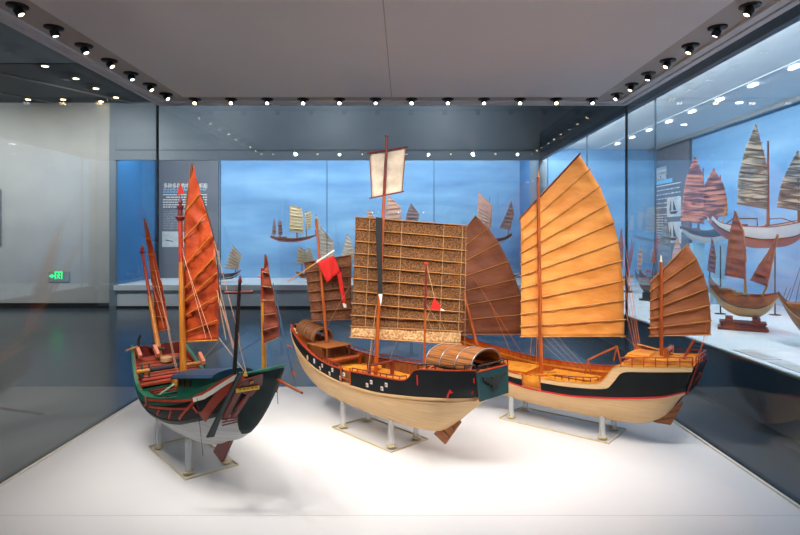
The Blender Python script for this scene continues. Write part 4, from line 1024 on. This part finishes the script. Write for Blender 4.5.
# rigging
def rp(px, py, x, w): return S1.hit(px, py, tuple(S1.toworld(0,w,0))[:2], ax)
for a, b in (((149,262),(170,330)),((151,250),(178,372)),((150,244),(176,370)),((147,262),(164,328))): line(j1, rp(*a,0,-.03), rp(*b,0,.02 if b[1]>340 else .0), .0011, PINK)
for a, b in (((182,248),(206,338)),((183,255),(212,340)),((181,258),(183,300))): line(j1, rp(*a,0,.02), rp(*b,0,.01), .0012, PINK)
for a, b in (((217,290),(233,348)),((219,284),(234,350)),((220,300),(236,352)),((214,240),(240,340))): line(j1, rp(*a,0,-.02), rp(*b,0,.02), .0010, PINK)
for a, b in (((217,290),(226,340)),((219,338),(245,372)),((236,330),(246,372))): line(j1, rp(*a,0,-.02), rp(*b,0,.0), .0014, ROPE)
line(j1, rp(219,341,0,0), rp(200,362,0,.05), .0012); line(j1, rp(198,343,0,0), rp(198,362,0,0), .001, ROPED)
for a, b in (((273,283),(292,372)),((277,305),(293,374)),((279,320),(294,374))): line(j1, rp(*a,0,-.07), rp(*b,0,-.04), .0019, mat('blue_grey_rope',(52,76,100),.7), 'sheet_line')
line(j1, rp(293,372,0,-.04), rp(296,388,0,-.035), .0014, ROPED)
MB().lathe([(.003,-.012),(.009,0),(.003,.012)], rp(293.5,373.5,0,-.04), 8).build('block', ORW, j1, smooth=40)
line(j1, rp(276.5,380,0,-.09), rp(278,404,0,-.09), .0014, REDP, 'hanging_line')
line(j1, rp(197,398,0,.2), rp(203,456,0,.1), .0012, ROPED, 'hanging_line')

# acrylic stands
stand(S1,'clear acrylic stand with four round posts under the green junk', .57, .27, [(.225,.10,.190),(.225,-.10,.190),(-.225,.10,.182),(-.225,-.10,.182)], 'clear acrylic stands')
stand(S2,'clear acrylic stand with four round posts under the middle junk', .55, .29, [(.225,.10,.163),(.225,-.10,.163),(-.225,.10,.163),(-.225,-.10,.163)], 'clear acrylic stands')
stand(S3,'clear acrylic stand with four round posts under the orange sailed junk', .71, .31, [(.30,.10,.145),(.30,-.10,.145),(-.30,.10,.138),(-.30,-.10,.138)], 'clear acrylic stands')

# ================================================================== smaller junk models in the wall showcases
def mini(label, cat, X, Y, yaw, z0, sheer, keel, beam, mats, masts=(), sails=(), group=None, nb=7, bat=None, wl=.45, shp=.55, rig=(), br=.006, deckh=True, sternw=.35):
    fr = Frame(X, Y, math.cos(R(yaw)), math.sin(R(yaw)), z0)
    t = thing('model_junk', label, cat, (X,Y,z0), fr.ang, group)
    S = [fr.axis(*p) for p in sheer]; K = [fr.axis(*p) for p in keel]
    a = max(min(p.x for p in S), min(p.x for p in K)); b = min(max(p.x for p in S), max(p.x for p in K))
    a = min(p.x for p in S); b = max(p.x for p in S); L = b-a
    top = pchip([(p.x,p.z) for p in S]); kl = pchip([(p.x,p.z) for p in K])
    wt = []
    for i in range(11):
        u = i/10; w = beam*max(sternw if u < .5 else .06, math.sin(math.pi*u)**shp) if sternw > 0 else beam*max(-sternw if u > .5 else .06, math.sin(math.pi*u)**shp)
        wt.append((a+L*u, w))
    H = Hull(wt, [(a+L*i/16, top(a+L*i/16)) for i in range(17)], [(a+L*i/16, min(kl(a+L*i/16), top(a+L*i/16)-.02)) for i in range(17)], a=2.2, b=.62)
    wal = lambda x: H.keel(x)+(H.top(x)-H.keel(x))*wl
    H.solid(a+.002, b-.002, wal, 30, 8).build('hull', mats[0], t, smooth=40)
    bw = H.band(a,b,wal,H.top,1,.012,.001,30,4); b2 = H.band(a,b,wal,H.top,-1,.012,.001,30,4); bw.add(b2.v,b2.f); bw.build('bulwark', mats[1], t, smooth=40)
    r1 = H.band(a,b,lambda x:H.top(x)-.004,lambda x:H.top(x)+.008,1,.018,.006,30,1); r2 = H.band(a,b,lambda x:H.top(x)-.004,lambda x:H.top(x)+.008,-1,.018,.006,30,1); r1.add(r2.v,r2.f); r1.build('gunwale', mats[2], t, smooth=40)
    r1 = H.band(a,b,lambda x:wal(x)-.004,lambda x:wal(x)+.008,1,.012,.005,30,1); r2 = H.band(a,b,lambda x:wal(x)-.004,lambda x:wal(x)+.008,-1,.012,.005,30,1); r1.add(r2.v,r2.f); r1.build('wale', mats[3] if len(mats)>3 else mats[2], t, smooth=40)
    H.deck(a+.02,b-.02,lambda x: max(wal(x),H.top(x)-.035),.008,20).build('deck', mats[4] if len(mats)>4 else BRW, t)
    if deckh:
        u0, u1 = (a+L*.12, a+L*.34) if sternw > 0 else (a+L*.66, a+L*.88)
        z = H.top((u0+u1)/2)
        MB().box(u0,u1,-beam*.45,beam*.45,z-.03,z+.03).build('cabin', BRW, t, bevel=.004)
        MB().box(a+L*.44,a+L*.56,-beam*.4,beam*.4,H.top(a+L*.5)-.03,H.top(a+L*.5)+.012).build('hatch', DKW, t, bevel=.004)
    for m_ in masts:
        (p0, p1, r, mm_) = m_
        A = fr.axis(*p0); B = fr.axis(*p1); MB().tube([A,B], r, 8, r*.6).build('mast', mm_, t, smooth=50)
    for k, sl in enumerate(sails):
        luff, leech, sm, n = sl[:4]; bm_ = sl[4] if len(sl) > 4 else (bat or BAMD)
        n = max(n, 1); lu, le = rows_of(luff, leech, n)
        off = beam*.25
        P = (X+.03*math.sin(R(yaw)), Y-.03*math.cos(R(yaw)))
        sail(fr, 'sail', t, sm, P, R(yaw), lu, le, bm_, br*.8, .02, .006, 8, 3, .005, k+int(abs(X*7)), .01)
    for p0, p1 in rig: line(t, fr.axis(*p0), fr.axis(*p1), .003, ROPED)
    return t, fr, H, a, b
def rods(fr_, pts, label_, z1, Y):
    pass
SAILP = mat('faded_tan_canvas', (240,220,194), .8, (220,196,168), 4, (1,1,3), .2)
SAILT = mat('tan_striped_canvas', (246,226,178), .8, (222,194,142), 5, (1,1,6), .2)
SAILR = mat('red_brown_canvas', (152,74,60), .75, (118,54,44), 5, (1,1,2), .5)
SAILS = mat('striped_salmon_canvas', (226,140,108), .75, (120,64,66), 2.2, (1.2,1,8), .3, fac=(.44,.56), dist=.5)
SAILG = mat('striped_grey_canvas', (104,94,88), .75, (206,184,156), 2.0, (1.3,1,9), .3, fac=(.46,.6), dist=.6)
SAILGR = mat('grey_speckled_canvas', (128,132,138), .8, (96,100,108), 30, bump=.3)
SAILPK = mat('pink_brown_canvas', (216,168,148), .8, (196,146,126), 5, (1,1,4), .4)
SAILD = mat('dusky_canvas', (150,116,112), .8, (126,96,94), 5, (1,1,4), .3)
HREDD = mat('red_brown_hull', (164,70,52), .5, (116,48,38), 6)
HDK = mat('weathered_dark_hull', (66,58,56), .6, (92,84,78), 7, (1,1,14), .3)
HBL = mat('blue_black_hull', (40,54,66), .5)
HTAN = mat('tan_hull', (204,164,116), .55, (186,144,98), 4, (1,1,20), .2)
HWH = mat('white_striped_hull', (216,208,202), .5)
FY = SZ + .0
YM = 14.1
def XM(px, Y=YM): return (px-CX)*Y/F
# far showcase ---------------------------------------------------
G1 = None
mini('small dark-hulled boat with two tan sails on the far showcase shelf at left','model ship', XM(226,13.6),13.6,0,FY,
     [(214,274),(222,274.5),(232,273.5),(238,272),(241,270)], [(214,278.2),(222,279.6),(230,279.2),(236,276.5),(241,271)], .13, (HBL,HBL,HREDD,HWH),
     [((235.5,272),(235.5,250),.012,DKW),((217,274),(216.5,247),.012,BAMB)],
     [([(232.5,245.5),(229,256),(225,267.5)],[(242,255.5),(240,262),(238.5,270)],SAILP,7,SAILD),
      ([(209.5,243.5),(211,256),(213,268)],[(219.5,251),(219.5,260),(219,268)],SAILP,6,SAILD)], wl=.3, sternw=.5)
wires = []
t_, fr, H, a, b = mini('long red-hulled junk with three tan sails hanging high in the far showcase','model ship', XM(294),YM,0,1.5,
     [(271,235.5),(280,237.6),(293,238.4),(305,237),(316,234.6)], [(271,238),(280,241.5),(293,242.4),(306,240.2),(316,236)], .16, (mat('orange_red_hull',(232,98,56),.5),HREDD,BAMB,HBL),
     [((297,238),(297,207),.016,BRW),((306.5,237),(306,211),.014,BRW),((280,238),(280,220),.01,BRW),((274,237),(274,218),.01,BRW),((315.5,236),(315.5,214),.01,BRW)],
     [([(289.8,205.5),(289.6,218),(289,231.5)],[(301.5,207.5),(303.3,219),(303,233)],SAILT,8,SAILD),
      ([(304.5,213),(305.5,221),(306.5,229)],[(311,211),(311.6,220),(310.5,229)],SAILT,7,SAILD),
      ([(278.3,222),(278.2,228),(278,235)],[(281.5,221.5),(282.3,228),(282.6,235)],SAILD,4),
      ([(274,218.5),(272.5,227),(272,234)],[(274.6,219),(276.3,228),(276.4,234.5)],SAILD,4),
      ([(315.6,215),(315.4,222),(315,230)],[(317,215.5),(320,223),(320.6,231)],SAILP,4)], wl=.35)
t_, fr, H, a, b = mini('small boat with a pair of fanned tan sails above the far shelf','model ship', XM(303,13.7),13.7,0,FY,
     [(296.5,271.5),(302,274),(309,273),(313,270.5)], [(296.5,273.5),(302,278),(309,277.4),(313,272)], .12, (HREDD,BRW,BAMB),
     [((302,274),(302,247),.01,BRW),((309,273),(309,249),.01,BRW)],
     [([(298.5,246.5),(297.5,255),(296.5,264)],[(304.5,251),(305.5,257),(304.5,263.5)],SAILT,5,SAILD),([(305.5,250),(305.5,257),(304.8,263.5)],[(309.5,247),(312.5,254),(313,262)],SAILT,5,SAILD)], wl=.4)
mini('pale-sailed boat in the far showcase partly hidden by the red flag','model ship', XM(330,14.35),14.35,0,FY,
     [(317,272),(325,275),(335,275),(343,271)], [(317,274),(325,280),(335,280),(343,273)], .14, (HTAN,BRW,HREDD),
     [((323,275),(321,226),.012,BRW),((347,272),(347,236),.012,BRW)],
     [([(318.6,227),(319,242),(320,258)],[(327,234),(334,241.5),(333.5,258)],SAILP,8,SAILD),([(347.5,234),(343.5,247),(341,260)],[(349.5,237),(353,248),(354.5,260)],SAILP,7,SAILD)], wl=.4)
mini('hanging boat in the far showcase whose three dusky sails peek over the woven mainsail','model ship', XM(398),YM,0,1.4,
     [(362,237),(378,240),(400,241),(415,239),(426,236)], [(362,240),(378,245),(400,246),(415,244),(426,238)], .16, (HTAN,HREDD,BRW),
     [((391,240),(391,200),.014,BRW),((411,240),(411,208),.012,BRW),((369,240),(369,212),.01,BRW)],
     [([(388,195.5),(386.5,206),(385,232)],[(389.2,196),(401,207),(400.5,233)],SAILPK,8,SAILP),
      ([(410.8,203.5),(407,213),(404,228)],[(411.6,204),(419.5,214),(416,230)],SAILD,7,SAILD),
      ([(368.3,209.5),(366.5,216),(366,230)],[(369.2,210),(375,217),(374.6,230)],SAILPK,6,SAILP)], wl=.4)
mini('hanging boat with a tall pinkish sail and a dark sail in the far showcase','model ship', XM(497),YM,0,1.5,
     [(474,235.5),(484,238),(495,239),(504,237.6),(512,233)], [(474,239),(484,243),(495,243.6),(504,241.5),(512,237)], .15, (HWH,HBL,HREDD),
     [((488,238),(489.5,197),.012,BRW),((508,237),(510,206),.010,BRW)],
     [([(478.4,192),(477.6,208),(477,225)],[(492.6,206),(492,217),(491,228.5)],SAILPK,9,SAILPK),
      ([(511,201.5),(506,214),(499.5,228)],[(511.6,202),(514.2,213),(510.5,230)],SAILD,7,SAILD)], wl=.45)
mini('little boat with white awning low in the far showcase behind the canvas sails','model ship', XM(512,13.6),13.6,0,FY,
     [(500,274),(510,275),(520,273)], [(500,277),(510,279.5),(520,275)], .12, (HWH,HBL,HWH),
     [((510,275),(510,262),.01,BRW)], [], wl=.4)

for X_, Y_, zb_, lab in ((XM(294),YM,1.5,'long red-hulled junk'),(XM(398),YM,1.4,'dusky-sailed boat'),(XM(497),YM,1.5,'pink-sailed boat')):
    k = thing('hanging_wires', 'pair of thin wires holding up the %s in the far showcase' % lab, 'wire', (X_,Y_,zb_))
    for dx in (-.30,.30): MB().tube([(dx,0,.16),(dx,0,ST+.5-zb_)], .0025, 5).build('wire', STEEL, k)
# right showcase ---------------------------------------------------
mini('grey and white junk with two salmon striped sails high in the right showcase','model ship', XM(706,9.3),9.3,-12,1.45,
     [(681,226),(690,229.5),(706,231),(722,228.5),(733,226)], [(683,232),(690,239),(706,243.5),(722,241),(733,231)], .22, (HWH,HBL,HREDD,HREDD),
     [((698,230),(703.5,168),.02,HREDD),((716,229),(720.5,175),.018,HREDD)],
     [([(694.4,157),(687,175),(683,196),(680.6,221)],[(695.8,158.5),(703.5,176),(705.5,200),(704,224)],SAILS,9,BAMD),
      ([(713.4,168.5),(705,184),(701.5,202),(700,220)],[(714.4,169.5),(723.5,184),(727.6,201),(727.4,215)],SAILS,9,BAMD)], wl=.5, deckh=True)
t_, fr, H, a, b = mini('large red and white junk with two grey striped sails high in the right showcase','model ship', XM(762,8.0),8.0,-8,1.45,
     [(710,216),(716,222.5),(735,226.5),(758,227.5),(785,224),(803,220),(812,216)], [(711,224),(719,233.5),(735,243),(757,248.4),(785,246.5),(803,236),(812,224)], .27,
     (mat('rose_red_bottom',(164,74,66),.5),HWH,HREDD,BLACKP,BRW),
     [((768,226),(768,141),.022,HREDD),((799,224),(797,152),.02,BRW)],
     [([(755,125.5),(745,150),(738.5,175),(737,204)],[(756.2,127),(764,152),(768,176),(767,209)],SAILG,10,BAMD),
      ([(797,151.5),(789,166),(781,184),(777,207)],[(798,152),(805,172),(810,190),(808,212)],SAILG,9,BAMD)], wl=.42, br=.007)
MB().tube([fr.axis(755.2,124.5),fr.axis(769,178)], .014, 8).build('yard', BAMB, t_, smooth=40)
MB().tube([fr.axis(726,224),fr.axis(733,218.5),fr.axis(757,218.5),fr.axis(757.5,226)], .009, 6).build('deck_frame', DKW, t_, smooth=40)
MB().tube([fr.axis(765,226),fr.axis(770,219),fr.axis(782,218),fr.axis(796,223)], .008, 6).build('deck_rail', HREDD, t_, smooth=40)
MB().tube([fr.axis(710.5,217),fr.axis(722,224),fr.axis(727,204.5)], .009, 6).build('bow_spar', BAMB, t_, smooth=40)
for px, yy in ((720.5,8.05),(775,7.93)):
    z = CZ-(246-CY)*yy/F
    k = thing('support_rod', 'thin black rod on a round foot %s the large striped-sail junk' % ('under the bow of' if px < 750 else 'under the middle of'), 'support rod', (XM(px,yy),yy,SZ))
    MB().tube([(0,0,.004),(0,0,z-SZ-.0)], .010, 8).build('rod', ROPED, k, smooth=40)
    MB().lathe([(.075,.001),(.075,.008),(.02,.012)], (0,0,0), 20).build('foot', DARKT, k, smooth=40)
for px, yy, lab in ((697,9.42,'left'),(718,9.28,'right')):
    k = thing('support_block', 'tall pale acrylic support, the %s one under the salmon-sailed junk' % lab, 'support', (XM(px,yy),yy,SZ))
    zt_ = CZ-(243-CY)*yy/F-SZ
    MB().box(-.10,.10,-.06,.06,.001,zt_).build('column', mat('pale_blue_acrylic',(150,186,206),.3), k, bevel=.006)
    MB().box(-.13,.13,-.09,.09,.001,.02).build('foot', MATS['pale_blue_acrylic'], k, bevel=.004)
t_, fr, H, a, b = mini('brown junk with three plain red-brown sails on a carved red stand','model ship', XM(744,6.7),6.7,-30,SZ,
     [(709.5,277),(716,285),(726,291.5),(740,295),(756,296.5),(768,295.5),(779,293)], [(711,292),(718,303),(728,311.5),(742,316.5),(756,317.5),(768,312),(779,298)], .22,
     (HTAN,mat('brown_carved_side',(172,92,46),.5,(120,60,32),12),HREDD,HBL,BRW),
     [((745.5,296),(744.5,247),.016,BAMB),((709,284),(712,238),.01,BRW)],
     [([(734.6,211.5),(728,240),(726,262),(724.5,275)],[(736,213),(743.5,232),(746,250),(745,279)],SAILR,7,SAILR),
      ([(777,235),(768,252),(758,266),(750,280)],[(778,236),(774.5,252),(771,268),(767,286)],SAILR,6,SAILR),
      ([(712.3,240.5),(709,254),(707.5,270)],[(713,241),(716,256),(715,273)],SAILR,6,SAILR)], wl=.5, sternw=.5)
MB().tube([fr.axis(735,211),fr.axis(743.3,232),fr.axis(746,262)], .012, 8).build('yard', BAMB, t_, smooth=40)
MB().tube([fr.axis(777.8,234.5),fr.axis(767,286),fr.axis(762,296)], .012, 8).build('aft_mast', BAMB, t_, smooth=40)
for i in range(4):
    q = fr.axis(724+7*i,288.5+2*i); MB().box(q.x-.05,q.x+.05,-.07,.07,q.z-.03,q.z+.012).build('deck_box', mat('grey_green_box',(112,118,98),.6), t_, bevel=.004)
k = thing('carved_stand', 'dark red carved wooden stand under the brown junk in the right showcase', 'stand', (XM(742.5,6.7),6.7,SZ), R(-30))
MB().loft([[(x*s,y*s2,z) for x,y in ((-.26,-.12),(.26,-.12),(.26,.12),(-.26,.12))] for s,s2,z in ((1,1,.001),(1,1,.03),(.90,.8,.045),(.86,.75,.07),(.93,.9,.085),(.93,.9,.10))]).build('plinth', MAR, k)
for x in (-.14,.14): MB().prism([(x-.04,-.10,.10),(x+.04,-.10,.10),(x+.03,-.07,.15),(x+.03,.07,.15),(x-.03,.07,.15),(x-.03,-.07,.15)][:2]+[(x+.04,.10,.10),(x-.04,.10,.10)], (0,0,.05)).build('cradle', MAR, k)
t_, fr, H, a, b = mini('plank-built dark boat cut off by the right edge of the photograph','model ship', XM(812,5.6),5.6,-35,SZ+.0,
     [(778,292),(784,300),(794,306),(808,308),(830,304),(846,296)], [(779,297),(785,309),(796,326),(810,340),(826,345),(846,312)], .24,
     (HDK,HDK,BRW,HTAN,BRW), [((808,308),(806,240),.018,BRW),((826,306),(826,230),.02,BRW)],
     [([(818,225),(812,250),(811,290)],[(836,235),(842,262),(842,292)],SAILR,8,BAMD)], wl=.6)
for p0, p1 in (((789,301),(806,250)),((795,305),(806,252)),((783,298),(787,287)),((786,300),(791,288))): line(t_, fr.axis(*p0), fr.axis(*p1), .003, ROPED)
t_, fr, H, a, b = mini('dark weathered junk with grey sail and red flags near the end of the right showcase','model ship', XM(652,9.7),9.7,-55,SZ+.05,
     [(637.5,270),(641,276),(650,280),(660,281),(668,279),(676,274)], [(638.5,281),(643,290),(650,295),(660,297),(669,293),(676,278)], .2,
     (HDK,HDK,HREDD,HREDD,DKW),
     [((640,276),(640.5,246),.01,BRW),((652,280),(655.5,236),.012,BRW),((664,280),(664,216),.012,DKW)],
     [([(640.2,245),(637.5,258),(637,270)],[(641,246),(642.6,259),(641.5,271)],SAILPK,5,SAILD),
      ([(656.6,233),(653,250),(651,262)],[(657.5,234),(658,250),(656.5,264)],mat('bright_red_canvas',(190,72,60),.7,bump=.3),6,SAILR),
      ([(666,216),(659,240),(657,275)],[(667,217),(670.5,240),(671,276)],SAILGR,9,SAILGR),
      ([(677,237),(672.5,252),(670,272)],[(678,238),(681.5,252),(681.5,270)],SAILPK,6,SAILR)], wl=.6)
for px, py in ((647,269),(656,271)):
    q = fr.axis(px,py); MB().prism([q,q+Vector((.10,0,-.05)),q+Vector((-.06,0,-.07))], (0,.006,0)).build('red_flag', FLAGR, t_)
    MB().tube([q,q-Vector((0,0,.12))], .005, 5).build('flag_stick', BRW, t_)
k = thing('boat_cradle', 'small dark cradle under the weathered junk in the right showcase', 'stand', (XM(650.5,9.7),9.7,SZ), R(-55))
MB().box(-.16,.16,-.1,.1,.001,.03).box(-.1,-.06,-.09,.09,.03,.15).box(.06,.1,-.09,.09,.03,.15).build('cradle_frame', DARKT, k, bevel=.003)
t_, fr, H, a, b = mini('tan boat with slanting dark red sails at the far end of the right showcase','model ship', XM(624,11.2),11.2,-40,SZ+.06,
     [(612,274),(618,277),(626,277.5),(634,274.5)], [(612,280),(618,285),(626,285.5),(634,278)], .16, (HTAN,HTAN,HREDD),
     [((620,277),(622,240),.012,HREDD),((628,277),(632,238),.012,HREDD)],
     [([(621,228.5),(617.5,250),(615.5,268)],[(622,229.5),(623.5,250),(622.5,268)],SAILR,6,SAILR),([(633,241),(628,255),(625,268)],[(634,242),(632.5,256),(630,270)],SAILR,5,SAILR)], wl=.6)
k = thing('boat_cradle', 'small dark cradle under the tan boat with slanting red sails', 'stand', (XM(624,11.2),11.2,SZ), R(-40))
MB().box(-.14,.14,-.08,.08,.001,.03).box(-.09,-.05,-.08,.08,.03,.13).box(.05,.09,-.08,.08,.03,.13).build('cradle_frame', DARKT, k, bevel=.003)
# captions lying on the front border of the right showcase
for y0_, y1_, lab in ((5.05,5.5,'pale caption plate on the right showcase ledge, the farther of the pair'),(4.5,4.98,'pale caption plate on the right showcase ledge, the nearer of the pair')):
    k = thing('caption_plate', lab, 'caption', (XR+.16,(y0_+y1_)/2,SZ), 0, 'caption plates on the ledge')
    MB().box(-.08,.10,-(y1_-y0_)/2,(y1_-y0_)/2,.001,.008).build('plate', mat('caption_grey',(196,200,200),.35), k)
    mb = MB()
    for q in range(3): mb.box(-.05+.045*q,-.04+.045*q,-(y1_-y0_)/2+.05,(y1_-y0_)/2-.06-.05*q,.008,.009)
    mb.build('printed_lines', mat('caption_print',(150,154,156),.6), k)

# ------------------------------------------------------------------ camera and world
cd = bpy.data.cameras.new('camera'); cam = bpy.data.objects.new('camera', cd); COL.objects.link(cam)
cam.location = (0,0,CZ); cam.rotation_euler = (R(90),0,0)
cd.sensor_width = 36; cd.lens = F/800*36; cd.shift_x = -(CX-400)/800; cd.shift_y = -(267.5-CY)/800; cd.clip_start = .05
scene.camera = cam
w = bpy.data.worlds.new('world'); scene.world = w; w.use_nodes = True
w.node_tree.nodes['Background'].inputs[0].default_value = (.55,.62,.72,1); w.node_tree.nodes['Background'].inputs[1].default_value = .75
scene.view_settings.view_transform = 'Standard'; scene.view_settings.look = 'None'; scene.view_settings.gamma = 1; scene.view_settings.exposure = 0
scene.cycles.max_bounces = 10; scene.cycles.transparent_max_bounces = 24; scene.cycles.glossy_bounces = 4; scene.cycles.diffuse_bounces = 4
scene.cycles.sample_clamp_indirect = 3; scene.cycles.use_denoising = True; scene.cycles.caustics_reflective = False; scene.cycles.caustics_refractive = False
